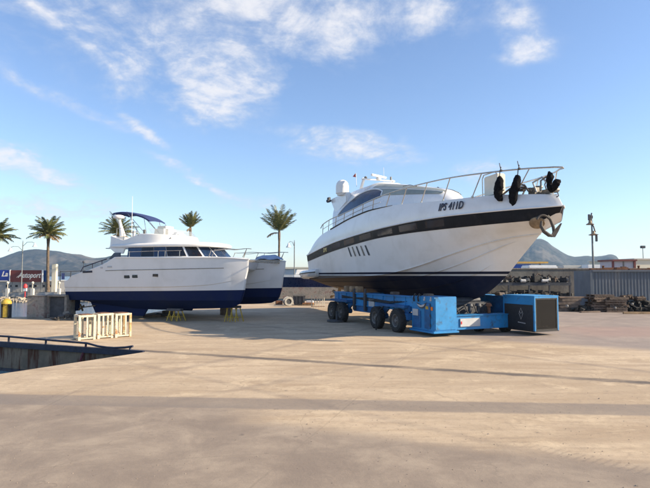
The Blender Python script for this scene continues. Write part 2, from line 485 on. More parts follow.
hills('hills', [(-160, 270), (-60, 265), (0, 257.5), (13, 253.5), (25, 250.6), (37, 249), (51, 250.6), (68, 252.6), (81, 254.6), (96, 258.2), (105, 257.6), (112, 255.8), (130, 254), (160, 257), (200, 262), (235, 268), (262, 275), (285, 279)], 2400, 900)
hills('hills', [(380, 276), (430, 268), (470, 258), (500, 249), (520, 241.5), (530, 238.6), (540, 238.2), (547, 241), (552, 245.5), (560, 250.5), (568, 254.6), (576, 256), (586, 255.4), (595, 256.4), (603, 255), (609, 253.8), (615, 255.2), (619, 260), (632, 264), (660, 268), (720, 273), (760, 278)], 2600, 900)
# low land on the far side of the bay, at the foot of the hills
w = MB(); w.prism([(-2400, 1200, -3), (2400, 1200, -3), (2400, 3400, -3), (-2400, 3400, -3)], (0, 0, 3.4))
tag(w.build('far_shore', hill_material(), smooth=0), kind='structure')

# haze: one closed box of thin air
m = bpy.data.materials.new('haze_air'); m.use_nodes = True; m.node_tree.nodes.clear()
n = NG(m.node_tree); o_ = n.node('ShaderNodeOutputMaterial'); pv = n.node('ShaderNodeVolumePrincipled')
pv.inputs['Color'].default_value = (0.50, 0.74, 1.0, 1); pv.inputs['Density'].default_value = 0.00011; pv.inputs['Anisotropy'].default_value = 0.2
m.node_tree.links.new(pv.outputs[0], o_.inputs['Volume'])
w = MB(); w.box((0, 1700, 115), (7000, 4200, 240)); hz = w.build('haze', m, smooth=0); tag(hz, kind='stuff')
hz['label'] = 'thin bluish air over the harbour and hills'; hz['category'] = 'haze'
# loose grit and pebbles on the yard
rr = random.Random(99); w = MB()
for k in range(1500):
    Yp = 3.2 + 15 * rr.random() ** 1.6; Xp = rr.uniform(-1, 1) * Yp * .72
    if Xp < -4.6 and Yp > 8: continue
    r_ = rr.uniform(.002, .007) * (1 + (rr.random() > .98) * .9)
    w.box((Xp, Yp, r_ * .4), (r_ * 2, r_ * rr.uniform(1.1, 2), r_ * rr.uniform(.8, 1.6)), rz=rr.random() * 3, taper=.5)
o = w.build('gravel', mat('grit_stone', (.27, .22, .17), .95, var=.4, vscale=1.5), None, smooth=0, merge=False); tag(o, 'loose grit and small stones scattered over the concrete', 'gravel', kind='stuff')
# ================================================================== MATERIALS
GEL = mat('white_gelcoat', (0.74, 0.74, 0.73), 0.28, var=0.03, vscale=0.8, coat=0.4, col2=(0.60, 0.585, 0.55), c2=(0.55, 0.85), c2scale=1.3)
GELW = mat('white_plastic', (0.78, 0.76, 0.72), 0.4, var=0.04)
CREAM = mat('cream_cover', (0.75, 0.70, 0.58), 0.6, var=0.05, bump=0.006, bscale=6)
BLACKB = mat('black_band', (0.011, 0.011, 0.014), 0.4, var=0.2, vscale=3, coat=0.0, spec=0.15, col2=(0.025, 0.022, 0.022), c2=(0.52, 0.7), c2scale=2.2)
GLASS = mat('dark_window_glass', (0.012, 0.016, 0.026), 0.12, var=0.5, vscale=0.8, coat=0.0, spec=0.35, col2=(0.035, 0.02, 0.015), c2=(0.5, 0.6), c2scale=0.9)
GLASSB = mat('blue_window_glass', (0.012, 0.03, 0.075), 0.16, var=0.4, vscale=1.0, coat=0.0, spec=0.35)
SCREEN = mat('dusty_windscreen', (0.30, 0.31, 0.26), 0.35, var=0.15, vscale=1.2, coat=0.0, spec=0.4)
STEEL = mat('stainless_steel', (0.50, 0.46, 0.40), 0.3, metal=0.85, var=0.1)
DULL = mat('dull_metal', (0.20, 0.19, 0.17), 0.5, metal=0.6, var=0.25, vscale=8)
ANCH = mat('dull_anchor_steel', (0.07, 0.06, 0.05), 0.75, var=0.35, vscale=7)
BRONZE = mat('weathered_bronze_plate', (0.26, 0.20, 0.135), 0.45, metal=0.6, var=0.3, vscale=6)
RUBBER = mat('black_rubber', (0.018, 0.018, 0.018), 0.75, var=0.3, vscale=10)
BLACKF = mat('black_fleece', (0.008, 0.008, 0.010), 1.0, var=0.3, vscale=20, bump=0.02, bscale=40, spec=0.15)
ROPE = mat('grey_rope', (0.10, 0.09, 0.08), 0.9, var=0.3, vscale=30)
BLUE = mat('transporter_blue', (0.014, 0.20, 0.47), 0.5, var=0.16, vscale=1.6, coat=0.05, col2=(0.03, 0.09, 0.17), c2=(0.50, 0.70), c2scale=3.2, bump=0.003, bscale=9)
BLUED = mat('grimy_blue_steel', (0.012, 0.10, 0.27), 0.6, var=0.25, vscale=3, col2=(0.02, 0.04, 0.08), c2=(0.56, 0.76), c2scale=4)
DARKP = mat('dark_mesh_panel', (0.02, 0.018, 0.018), 0.5, var=0.25, vscale=12)
GREYP = mat('light_grey_panel', (0.42, 0.43, 0.44), 0.5, var=0.08, vscale=4)
RIM = mat('wheel_rim_paint', (0.16, 0.155, 0.15), 0.5, metal=0.2, var=0.2, vscale=8)
WOOD = mat('raw_timber', (0.34, 0.23, 0.13), 0.85, var=0.3, vscale=5, bump=0.01, bscale=14)
WOODO = mat('old_grey_timber', (0.13, 0.10, 0.08), 0.9, var=0.35, vscale=4, bump=0.012, bscale=12)
ORANGE = mat('orange_lens', (0.75, 0.2, 0.02), 0.3)
RUST = mat('rusty_steel', (0.16, 0.07, 0.035), 0.85, var=0.4, vscale=6, bump=0.006, bscale=25)
CREAMR = mat('cream_paint_rusting', (0.60, 0.54, 0.40), 0.65, var=0.1, vscale=5, col2=(0.30, 0.13, 0.045), c2=(0.54, 0.66), c2scale=5)
YEL = mat('yellow_paint', (0.42, 0.29, 0.035), 0.6, var=0.2, vscale=8, col2=(0.2, 0.13, 0.05), c2=(0.6, 0.75), c2scale=12)
NAVY = mat('navy_canvas', (0.02, 0.035, 0.12), 0.8, var=0.2, vscale=5)
NAVYS = mat('navy_painted_steel', (0.014, 0.018, 0.04), 0.55, var=0.3, vscale=5)
DKGREY = mat('dark_grey_steel', (0.05, 0.055, 0.065), 0.6, var=0.25, vscale=4)
CONC = mat('rough_concrete', (0.25, 0.23, 0.20), 0.92, var=0.3, vscale=3, bump=0.02, bscale=12, col2=(0.19, 0.13, 0.115), c2=(0.5, 0.64), c2scale=3)
PALEC = mat('pale_render', (0.58, 0.55, 0.48), 0.85, var=0.06, vscale=0.5)
CREAMW = mat('cream_render', (0.66, 0.60, 0.46), 0.85, var=0.05, vscale=0.4)
MAROON = mat('maroon_paint', (0.13, 0.025, 0.022), 0.55, var=0.12, vscale=1)
BILLB = mat('blue_board', (0.012, 0.04, 0.26), 0.5, var=0.08)
WHITEP = mat('white_paint', (0.72, 0.72, 0.70), 0.5, var=0.05)
GREEN = mat('green_paint', (0.06, 0.25, 0.09), 0.5)
LAMPM = mat('lamp_post_grey', (0.16, 0.17, 0.17), 0.6, var=0.2, vscale=6)
GOLD = mat('gold_letter', (0.42, 0.30, 0.10), 0.35, metal=0.6)
REDP = mat('red_paint', (0.55, 0.03, 0.03), 0.5)

def banded(name, bands, slope=0.0, rough=0.3, coat=0.3):
    """boat paint: bands of colour set by the height above the keel, as a boatyard masks them. bands: (z_top, colour[, colour2])"""
    m = bpy.data.materials.new(name); m.use_nodes = True
    n = NG(m.node_tree); b = m.node_tree.nodes['Principled BSDF']
    t = n.node('ShaderNodeTexCoord').outputs['Object']
    x, y, z = n.sep(t)
    zz = n.m('SUBTRACT', z, n.m('MULTIPLY', x, slope)) if slope else z
    big = n.noise(t, 0.9, 8, 0.6, 0.4)
    mp = n.node('ShaderNodeMapping'); n.put(mp.inputs[0], t); mp.inputs['Scale'].default_value = (3, 3, 0.5)
    strk = n.noise(mp.outputs[0], 1.6, 8, 0.7)
    c = None
    for (zt, c1, c2) in reversed(bands):
        k = n.mix(n.ss(big, 0.42, 0.72), c1, c2)
        k = n.mix(n.m('MULTIPLY', n.ss(strk, 0.52, 0.75), 0.35), k, c2)
        c = k if c is None else n.mix(n.ss(zz, zt - 0.004, zt + 0.004), k, c)
    n.put(b.inputs['Base Color'], c)
    b.inputs['Coat Roughness'].default_value = 0.1
    top = bands[-2][0]
    n.put(b.inputs['Coat Weight'], n.ss(zz, top - .01, top + .01, 0.0, coat)); n.put(b.inputs['Specular IOR Level'], n.ss(zz, top - .01, top + .01, 0.22, 0.5))
    n.put(b.inputs['Roughness'], n.ss(zz, top - .01, top + .01, 0.75, rough))
    return m, n, b

# ================================================================== MOTOR YACHT
YA = R(68)
bow = at(562.8, 205.4, 16.7)
hd = Vector((math.cos(YA), -math.sin(YA), 0))
yacht = thing('motor_yacht', 'long white motor yacht with a black window band, lifted on the blue transporter', 'motor yacht',
              (bow.x - hd.x * 9, bow.y - hd.y * 9, 0), -YA)
def yp(s, b, z): return (9 - s, -b, z)     # b: towards starboard, s: metres aft of the stem head

HULLM, n_, b_ = banded('yacht_hull_paint', [
    (2.165, (0.007, 0.011, 0.034), (0.02, 0.022, 0.04)), (2.235, (0.62, 0.60, 0.56), (0.5, 0.48, 0.45)),
    (2.33, (0.010, 0.014, 0.035), (0.02, 0.02, 0.03)), (99, (0.79, 0.775, 0.745), (0.70, 0.68, 0.64))], rough=0.25)
# bottom colour turns brownish towards the stern
bs_ = pchip([(0, 0.02), (.3, .35), (1, .85), (2, 1.30), (3, 1.62), (4, 1.85), (6, 2.15), (9, 2.35), (14, 2.35), (17.6, 2.28)])
bc_ = pchip([(.97, .015), (1.57, .33), (2.44, .72), (3.84, 1.2), (5.83, 1.62), (6.82, 1.78), (8.72, 1.98), (13.7, 2.14), (17.6, 2.13)])
zc_ = pchip([(.97, 3.58), (1.57, 3.53), (2.44, 3.40), (3.84, 3.08), (5.83, 2.60), (6.82, 2.42), (8.72, 2.2), (13.7, 2.06), (17.6, 1.96)])
zk_ = pchip([(.97, 3.575), (1.96, 2.76), (2.6, 2.21), (3.2, 1.80), (3.94, 1.42), (4.8, 1.18), (7, 0.98), (12, 1.06), (17.6, 1.3)])
zsb = pchip([(.13, 4.2), (.47, 3.99), (1.83, 3.95), (3.6, 3.93), (5.2, 3.92), (7.4, 3.88), (12.5, 3.56), (17.6, 3.02)])
zst = pchip([(0, 4.42), (.48, 4.395), (1.8, 4.39), (3.6, 4.40), (5.2, 4.38), (7.4, 4.30), (12.5, 4.0), (17.6, 3.40)])
zdk = pchip([(.22, 4.80), (.78, 4.87), (1.98, 4.97), (4.13, 5.03), (5.4, 5.10), (7.35, 5.2), (8.8, 5.2), (10.9, 5.08), (13.7, 4.72), (15.25, 4.5), (16.5, 4.1), (17.2, 3.72), (17.6, 3.42)])
LEN = 17.6
def lane(s0, bf, zf, t, e=1.5):
    s = s0 + (LEN - s0) * t ** e
    return (s, bf(s) if t > 0 else 0.0, zf(s))
L_keel = lambda t: lane(.97, lambda s: 0, zk_, t)
L_low = lambda t: (lambda c, k: ((c[0] + k[0]) / 2, c[1] * .5, k[2] + (c[2] - k[2]) * .44))(lane(.97, bc_, zc_, t), L_keel(t))
L_chine = lambda t: lane(.97, bc_, zc_, t)
def L_mid(t):
    c = L_chine(t); s = L_sb(t)
    return ((c[0] + s[0]) / 2, max(0, c[1] * .5 + s[1] * .5 - .06 * math.exp(-c[0] / 4) * min(1, t * 20)), (c[2] + s[2]) / 2)
L_sb = lambda t: lane(.13, lambda s: max(0.01, bs_(s) * (0.93 + .05 * min(1, s / 10)) - .10 * max(0, 1 - s / .8)), zsb, t)
L_st = lambda t: lane(0, bs_, zst, t)
L_dk = lambda t: lane(.22, lambda s: bs_(max(0, s - .2)) * (1 - .25 * math.exp(-s * .9)) - .09 * min(1, s), zdk, t)
L_dkb = lambda s: bs_(max(0, s - .2)) * (1 - .25 * math.exp(-s * .9)) - .09 * min(1, s)
L_dm = lambda t: (lambda a, b: ((a[0] + b[0]) / 2, (a[1] + b[1]) / 2 + (.05 if t > 0 else 0) * min(1, t * 12), (a[2] + b[2]) / 2))(L_st(t), L_dk(t))
NT = 64
ts = [i / NT for i in range(NT + 1)]
w = MB()
for lanes in ((L_keel, L_low, L_chine), (L_chine, L_mid, L_sb), (L_sb, L_st), (L_st, L_dm, L_dk)):
    for sg in (1, -1):
        w.grid([[yp(f(t)[0], sg * f(t)[1], f(t)[2]) for f in lanes] for t in ts], flip=sg < 0)
# deck and transom
w.grid([[yp(L_dk(t)[0], L_dk(t)[1] * k, L_dk(t)[2] + .03 * (1 - k * k)) for k in (1, .5, 0, -.5, -1)] for t in ts])
tr = [f(1) for f in (L_keel, L_low, L_chine, L_mid, L_sb, L_st, L_dm, L_dk)]
poly = [yp(a, b, c) for a, b, c in tr] + [yp(a, -b, c) for a, b, c in reversed(tr[1:])]
w.add(poly, [tuple(range(len(poly)))])
HM = HULLM
# brown tint on the aft bottom
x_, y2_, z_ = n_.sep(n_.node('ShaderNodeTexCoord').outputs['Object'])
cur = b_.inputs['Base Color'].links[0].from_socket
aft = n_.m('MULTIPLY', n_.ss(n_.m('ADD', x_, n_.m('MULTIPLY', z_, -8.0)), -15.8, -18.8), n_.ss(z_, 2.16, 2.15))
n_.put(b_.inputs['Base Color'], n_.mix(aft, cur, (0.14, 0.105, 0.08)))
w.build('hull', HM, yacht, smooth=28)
# black window band lying just proud of the hull, both sides
w = MB()
for sg in (1, -1):
    rows = []
    for i in range(NT + 1):
        t = i / NT
        a, b = L_sb(t), L_st(t)
        ai = Vector(yp(a[0], sg * (a[1] + .012), a[2] + .0)); bi = Vector(yp(b[0], sg * (b[1] + .012), b[2]))
        if i == 0: ai.x += .015; bi.x += .015
        rows.append([tuple(ai), tuple(ai.lerp(bi, .5) + Vector((0, -sg * .008, 0))), tuple(bi)])
    w.grid(rows, flip=sg < 0)
band = w.build('window_band', BLACKB, yacht, smooth=40)
# windows inside the band
def side_pt(s, k, sg=1, off=0.03):
    """point on the band at distance s aft, k = 0 bottom .. 1 top"""
    za, zb = zsb(s), zst(s); ba = bs_(s) * (0.93 + .05 * min(1, s / 10)); bb = bs_(s)
    return Vector(yp(s, sg * (ba + (bb - ba) * k + off), za + (zb - za) * k))
for sg in (1, -1):
    for s0, s1 in ((3.9, 4.9), (5.4, 6.6), (7.1, 8.3), (8.9, 10.1), (10.7, 11.9), (12.4, 13.6)):
        w = MB(); w.grid([[side_pt(s0 + (s1 - s0) * i / 6, k, sg, .022) for k in (.22, .5, .8)] for i in range(7)])
        w.build('pane', GLASS, band)
# rub rail along the top of the band
w = MB()
for sg in (1, -1):
    w.tube([Vector(yp(*[v if i != 1 else sg * (v + .02) for i, v in enumerate(L_st(t))])) for t in ts], .032, 6)
w.build('rub_rail', GEL, yacht)
# spray rails: the chine and two strakes below
for fr, sst in ((None, 0), (.50, .22), (.78, .12)):
    for sg in (1, -1):
        w = MB(); pts = []
        for t in ts:
            if t < sst: continue
            c = L_chine(t); k = L_keel(t)
            if fr is None: s, b, z = c[0], c[1] + .012, c[2] - .01
            else:
                l = L_low(t); q = (fr - .5) * 2
                s = l[0] + (c[0] - l[0]) * q; b = l[1] + (c[1] - l[1]) * q; z = l[2] + (c[2] - l[2]) * q - .005
            pts.append(Vector(yp(s, sg * b, z)))
        rows = []
        for i, p in enumerate(pts):
            k = min(1, i / 4, (len(pts) - 1 - i) / 3 + .05)
            rows.append([tuple(p + Vector((0, sg * .02, .05 * k))), tuple(p + Vector((0, -sg * .045 * k, .006))), tuple(p + Vector((0, sg * .03, -.03 * k)))])
        w.grid(rows)
        w.build('spray_rail', HM, yacht, smooth=20)
# superstructure
w0_ = pchip([(5.2, .05), (5.6, .5), (6.4, .98), (7.5, 1.33), (9.5, 1.64), (12, 1.78), (14.9, 1.78)])
zt_ = pchip([(5.2, 5.12), (5.6, 5.50), (6.0, 5.80), (7.2, 6.12), (9.0, 6.52), (10.3, 6.78), (11.4, 6.95), (12.4, 7.03), (13.4, 7.02), (14.9, 6.86)])
def sup(s, t):
    """t in 0..pi from starboard deck edge over the top to port"""
    e = .62 + .25 * math.exp(-(s - 5.2) / 1.5)
    c, q = math.cos(t), math.sin(t)
    y = w0_(s) * (abs(c) ** e) * (1 if c >= 0 else -1)
    zd = zdk(s) + .0
    y *= 1 - .16 * q
    z = zd + (zt_(s) - zd) * abs(q) ** (e)
    hf = (z - zd) / max(.1, zt_(s) - zd)
    sh = .75 * (hf - .3) * max(0, (s - 12.2) / 2.7)
    return Vector(yp(s + sh, y, z))
SS = [5.2 + 9.7 * (i / 46) ** 1.15 for i in range(47)]
TT = [PI * i / 36 for i in range(37)]
w = MB(); w.grid([[sup(s, t) for t in TT] for s in SS])
e_ = [sup(SS[-1], t) for t in TT]; w.add(e_, [tuple(range(len(e_)))])
cab = w.build('superstructure', GEL, yacht, smooth=40)
def nrm(f, a, b, d=.01):
    u = f(a + d, b) - f(a - d, b); v = f(a, b + d) - f(a, b - d); n = u.cross(v)
    return n.normalized()
def patch(name, a_fn, m, parent, off=.02, nu=24, nv=8, sgn=1):
    rows = []
    for i in range(nu + 1):
        r = []
        for j in range(nv + 1):
            s, t = a_fn(i / nu, j / nv)
            p = sup(s, t); nn = nrm(sup, s, t)
            c = Vector(yp(s, 0, 5.4))
            if nn.dot(p - c) < 0: nn = -nn
            r.append(p + nn * off)
        rows.append(r)
    w = MB(); w.grid(rows); return w.build(name, m, parent, smooth=60)
def inv_t(s, z):
    """section angle at which the side of the cabin reaches height z"""
    lo, hi = 0.0, PI / 2
    for _ in range(30):
        mid = (lo + hi) / 2
        if sup(s, mid).z < z: lo = mid
        else: hi = mid
    return (lo + hi) / 2
# arched side window
def win(u, v, sg):
    s = 14.1 + (9.5 - 14.1) * u
    zl = 5.44 + (5.93 - 5.44) * u
    top = zl + (.72 * math.sin(PI * min(1, u * .93 + .02)) ** .75 * (.72 + .45 * u)) * (1 if u < .995 else .1) + .01
    t = inv_t(s, zl + (top - zl) * v)
    return s, (t if sg > 0 else PI - t)
for sg in (1, -1):
    fr = patch('side_window', lambda u, v: win(u, v, sg), GLASSB, yacht, .022)
    # white moulding around the window
    pts = []
    for i in range(41):
        s, t = win(i / 40, 1, sg); p = sup(s, t); pts.append(p + Vector((0, 0, .03)) + (p - Vector(yp(s, 0, 5.6))).normalized() * .015)
    w = MB(); w.tube(pts, .035, 6); w.build('window_frame', GEL, fr)
# windscreen wrapping over the front
def wsc(u, v):
    s_top = 10.9; s = 5.95 + (s_top - 5.95) * u
    tmin = .60 + .22 * (u - .5) ** 2
    zl = 5.62 + (6.15 - 5.62) * u
    t0 = inv_t(s, min(zl, sup(s, PI / 2).z - .06))
    t0 = max(t0, .05)
    return s, t0 + (PI - 2 * t0) * v
for sg in (1, -1):
    def wsh(u, v):
        sx, t1 = wsc(u, 0)
        tm = 1.32 - .10 * u
        t = t1 + (tm - t1) * v
        return sx, (t if sg > 0 else PI - t)
    ws = patch('windscreen', wsh, SCREEN, yacht, .02, 26, 14)
    for u0 in ((.42, ) if sg > 0 else (.42, )):
        w = MB(); f2 = lambda u, v: (lambda a, t: (sup(a, t), nrm(sup, a, t) if nrm(sup, a, t).z > 0 else -nrm(sup, a, t)))(*wsh(u, v))
        p, nn = f2(.36, .90); q, n2 = f2(.50, .66)
        w.tube([p + nn * .03, p.lerp(q, .5) + nn * .10, q + n2 * .06], .014, 6)
        w.build('wiper', RUBBER, ws)
    w = MB(); w.tube([(lambda p, nn: p + nn * .028)(*f2(i / 12, .45)) for i in range(13)], .022, 6); w.build('pillar', GEL, ws)
# dark trim where cabin meets deck
for sg in (1, -1):
    w = MB(); w.tube([Vector(yp(s, sg * (L_dkb(s) + .012), zdk(s) + .01)) for s in [7.2 + (13.9 - 7.2) * i / 24 for i in range(25)]], [.008 + .024 * min(1, i / 8) for i in range(25)], 6)
    w.build('deck_trim', RUBBER, yacht)
# hard-top lip
w = MB()
w.tube([(lambda p: p + Vector((0, 0, .03)))(sup(11.1 + .5 * abs(1 - 2 * i / 20), .75 + (PI - 1.5) * i / 20)) for i in range(21)], .05, 8)
w.build('roof_lip', GELW, yacht)
# radar arch wings with domes
for sg in (1, -1):
    w = MB()
    w.prism([yp(13.2, sg * 1.62, 6.15), yp(14.7, sg * 1.62, 5.6), yp(15.45, sg * 1.62, 6.5), yp(15.5, sg * 1.62, 6.62), yp(13.2, sg * 1.62, 6.72)], (0, sg * .32, 0))
    w.build('arch_wing', GEL, yacht, bevel=.06, seg=3)
w = MB(); R_ = .36
w.lathe([(0.001, 6.6), (R_ * .8, 6.6), (R_ * .86, 6.68), (R_, 6.70), (R_ * 1.01, 6.76), (R_, 6.78), (R_, 7.05), (R_ * .97, 7.16), (R_ * .88, 7.27), (R_ * .72, 7.36), (R_ * .5, 7.42), (R_ * .25, 7.455), (0.001, 7.465)], c=yp(13.75, 1.62, 0), n=28)
w.build('radar_dome', GELW, yacht, smooth=50)
w = MB(); w.lathe([(0.001, 6.6), (.2, 6.6), (.21, 6.95), (.1, 7.05), (0.001, 7.06)], c=yp(13.9, -1.6, 0), n=20); w.build('radar_dome', GELW, yacht, smooth=50)
w = MB(); w.tube([yp(15.25, 1.75, 6.5), yp(15.5, 1.78, 6.5)], .10, 12); w.tube([yp(15.25, 1.75, 6.64), yp(15.44, 1.78, 6.64)], .07, 10); w.build('horn', DKGREY, yacht)
mast = MB()
mast.bar(yp(12.9, .9, 6.85), yp(12.5, .9, 7.38), .09, .16)
mast.bar(yp(12.9, -.9, 6.85), yp(12.5, -.9, 7.38), .09, .16)
mast.bar(yp(12.55, 1.0, 7.36), yp(12.55, -1.0, 7.36), .12, .06)
mast.cyl(yp(12.55, 0, 7.36), yp(12.55, 0, 7.5), .14, 12)
mo = mast.build('radar_mast', GELW, yacht)
w = MB(); w.box(yp(12.5, 0, 7.56), (.14, 1.3, .11), rz=R(25)); w.build('scanner_bar', GELW, mo, bevel=.03)
w = MB(); w.tube([yp(13.0, 1.1, 7.0), yp(13.05, 1.12, 7.75)], .014, 6); w.build('aerial', GELW, mo)
w = MB(); w.tube([yp(13.0, -.6, 7.0), yp(13.05, -.6, 8.2)], .010, 6); w.build('aerial', GELW, mo)
w = MB(); w.prism([yp(13.05, 1.12, 7.52), yp(13.08, 1.13, 7.75), yp(13.3, 1.2, 7.60)], (0, .006, 0)); w.build('pennant', mat('red_pennant', (.4, .08, .06), .8), mo)
w = MB(); w.lathe([(0.001, 0), (.07, .0), (.09, .06), (.05, .12), (0.001, .13)], c=yp(12.6, .75, 7.4), n=12); w.build('searchlight', DULL, mo)
w = MB(); w.lathe([(0.001, 0), (.05, .0), (.05, .2), (0.001, .22)], c=yp(12.6, -.8, 7.4), n=12); w.build('gps_puck', DULL, mo)
# side vents
for sg in (1, -1):
    for i in range(5):
        s = 9.55 + i * .47
        w = MB()
        def hp(s, z, off):
            za, zb = zc_(s), zsb(s); k = (z - za) / (zb - za); ba, bb = bc_(s), bs_(s) * .975
            return Vector(yp(s, sg * (ba + (bb - ba) * k + off), z))
        w.grid([[hp(s + .0 - .5 * (3.62 - z) - d, z, .02), hp(s + .15 - .5 * (3.62 - z) - d, z, .02)] for z, d in ((3.60, 0), (3.45, 0), (3.3, 0), (3.12, 0))])
        w.build('vent', DULL if i % 2 else DKGREY, yacht)
# registration marks
tx = yp(3.60, bs_(3.6) - .035, 4.74)
sd = (Vector(yp(3.1, bs_(3.1) - .06, 4.72)) - Vector(yp(4.1, bs_(4.1) - .06, 4.74))).normalized()
DKT = mat('dark_letter_vinyl', (.03, .03, .05), .5)
for sg in (1, -1):
    o = Vector(yp(3.58, sg * (bs_(3.58) - .02), 4.74)); xd = Vector((sd.x, sd.y * 1, sd.z))
    if sg < 0: xd = Vector((-sd.x, sd.y, -sd.z))
    text('registration', 'IPS 411D', .40, DKT, yacht, frame_mat(o, xd, (0, sg * .16, 1)) @ Matrix.Diagonal((.74, 1, 1, 1)), shear=.22, bold=.008, extrude=.012, space=1.08)
    o = Vector(yp(15.0, sg * (bs_(15) + .03), 3.47))
text('name_plate', 'DPS', .3, GOLD, yacht, frame_mat(side_pt(14.5, .5, 1, .02), (1, 0, .03), (0, 0, 1)), bold=.01, extrude=.01)
# portlights at the aft end of the band
# stainless bow rail
rz_ = pchip([(.0, 5.66), (.54, 5.71), (1.9, 5.77), (4.2, 5.84), (6.2, 5.82), (8.3, 5.73), (11.5, 5.45), (15.2, 5.08), (15.5, 4.9)])
def rl(s, sg, k=1.0): return Vector(yp(s, sg * max(0, bs_(max(s, 0)) - .12 + .0), zdk(max(.22, s)) + (rz_(s) - zdk(max(.22, s))) * k))
w = MB()
pts = [rl(s, 1) for s in [15.5, 15.2] + [15 - i * .5 for i in range(29)] + [.7, .45]] + [Vector(yp(.12, .2, 5.67)), Vector(yp(-.02, 0, 5.66)), Vector(yp(.12, -.2, 5.67))] + [rl(s, -1) for s in [.45, .7] + [1 + i * .5 for i in range(29)] + [15.2, 15.5]]
w.tube(pts, .027, 8)
for sg in (1, -1):
    w.tube([rl(s, sg, .5) for s in [15.2 - i * .5 for i in range(15)]], .014, 6)
rail = w.build('bow_rail', STEEL, yacht, smooth=60)
for sg in (1, -1):
    for s in (1.2, 2.75, 4.1, 5.3, 6.6, 7.8, 9.0, 10.1, 11.2, 12.3, 13.4, 14.4, 15.3):
        b0 = Vector(yp(s, sg * (bs_(s) - .16), zdk(s))); lean = .42 if s < 9 else .2
        w = MB(); w.tube([b0, rl(max(.1, s - lean), sg)], .02, 8); w.cyl(b0 - Vector((0, 0, .02)), b0 + Vector((0, 0, .04)), .045, 10)
        w.build('stanchion', STEEL, rail)
# bow fittings: anchor guard plate, anchor, windlass, roller
w = MB()
w.lathe([(0.001, .04), (.19, .05), (.24, .03), (.25, -.02), (0.001, -.02)], c=(0, 0, 0), n=28, axis='Y')
M = Matrix.Rotation(R(-42), 4, 'Z')
w.v = [tuple((Matrix.Translation(Vector(yp(.60, .50, 3.90))) @ Matrix.Rotation(R(38), 4, 'Z') @ Matrix.Rotation(R(24), 4, 'X') @ Matrix.Scale(-1, 4, (0, 1, 0)) @ Matrix.Scale(.82, 4, (0, 0, 1))) @ Vector(v)) for v in w.v]
w.build('anchor_plate', BRONZE, yacht, smooth=40)
def lp(px, py, Y=16.72): return YI @ at(px, py, Y)
YI = (Matrix.Translation(yacht.location) @ Matrix.Rotation(-YA, 4, 'Z')).inverted()
w = MB(); w.tube([lp(547.5, 215.5), lp(550.5, 220), lp(553.2, 226.5), lp(554.2, 232), lp(552.5, 236)], [.04, .045, .05, .055, .04], 10)
an = w.build('anchor', ANCH, yacht, smooth=50)
w = MB(); w.tube([lp(541.5, 221, 16.7), lp(541, 226, 16.68), lp(544, 231.5, 16.66), lp(549, 235.2, 16.64), lp(552.5, 236, 16.62)], [.03, .05, .06, .06, .04], 8)
w.v = [(a, b, c) for a, b, c in w.v]; w.build('fluke', ANCH, an, smooth=50)
w = MB(); w.prism([lp(548.5, 236, 16.62), lp(553, 237.6, 16.62), lp(556.5, 231.5, 16.62), lp(560.3, 222.8, 16.62), lp(555.6, 227.8, 16.62), lp(552, 233, 16.62)], (.03, .07, 0)); w.build('fluke', ANCH, an, bevel=.012)
w = MB(); w.tube([lp(543 + 6 * math.cos(a), 220.5 - 5.2 * math.sin(a), 16.7) for a in [R(20 + i * 15) for i in range(11)]], .035, 8); w.build('anchor_roller', ANCH, yacht, smooth=50)
w = MB(); w.lathe([(0.001, -.02), (.16, 0), (.17, .06), (.1, .1), (.09, .2), (.14, .26), (.13, .3), (0.001, .31)], c=yp(1.0, .0, 4.9), n=18)
w.box(yp(1.0, .22, 5.02), (.3, .2, .22)); w.box(yp(.55, 0, 4.96), (.5, .18, .14)); w.cyl(yp(.3, -.12, 4.98), yp(.3, .12, 4.98), .08, 12)
w.tube([yp(1.5, .25, 4.95), yp(1.3, .3, 5.14), yp(1.05, .3, 5.12), yp(.9, .3, 4.95)], .03, 8)
w.tube([yp(.62, .28, 4.95), yp(.6, .3, 5.3), yp(.45, .2, 5.42)], .03, 8)
w.build('windlass', DULL, yacht, smooth=50, bevel=0.0)
for k, pts in enumerate(([(1.9, .75, 5.0), (1.6, .7, 5.16), (1.3, .62, 5.05), (1.1, .5, 5.12), (.9, .42, 5.0)], [(1.5, .62, 5.0), (1.35, .6, 5.28), (1.1, .52, 5.22), (.95, .5, 5.0)], [(.8, .3, 4.95), (.95, .3, 5.3), (.6, .25, 5.42), (.42, .2, 5.2)])):
    w = MB(); w.tube(*[q for q in (lambda P_: ([yp(*P_[0]), yp(*P_[1]), yp(*P_[2])] + [yp(*x) for x in P_[3:]], .035))(pts)], 8); w.build('mooring_rope', ROPE if k != 2 else STEEL, yacht, smooth=80)
w = MB(); w.tube([yp(1.35 + .16 * math.cos(a), .45 + .14 * math.sin(a), 5.03 + .01 * a) for a in [i * .5 for i in range(38)]], .022, 6); w.build('rope_coil', WOODO, yacht, smooth=80)
for sg in (1, -1):
    w = MB(); w.tube([yp(1.75, sg * 1.0, 4.97), yp(1.75, sg * 1.0, 5.08)], .03, 8); w.tube([yp(1.6, sg * .95, 5.1), yp(1.9, sg * 1.05, 5.1)], .028, 8); w.build('cleat', STEEL, yacht)
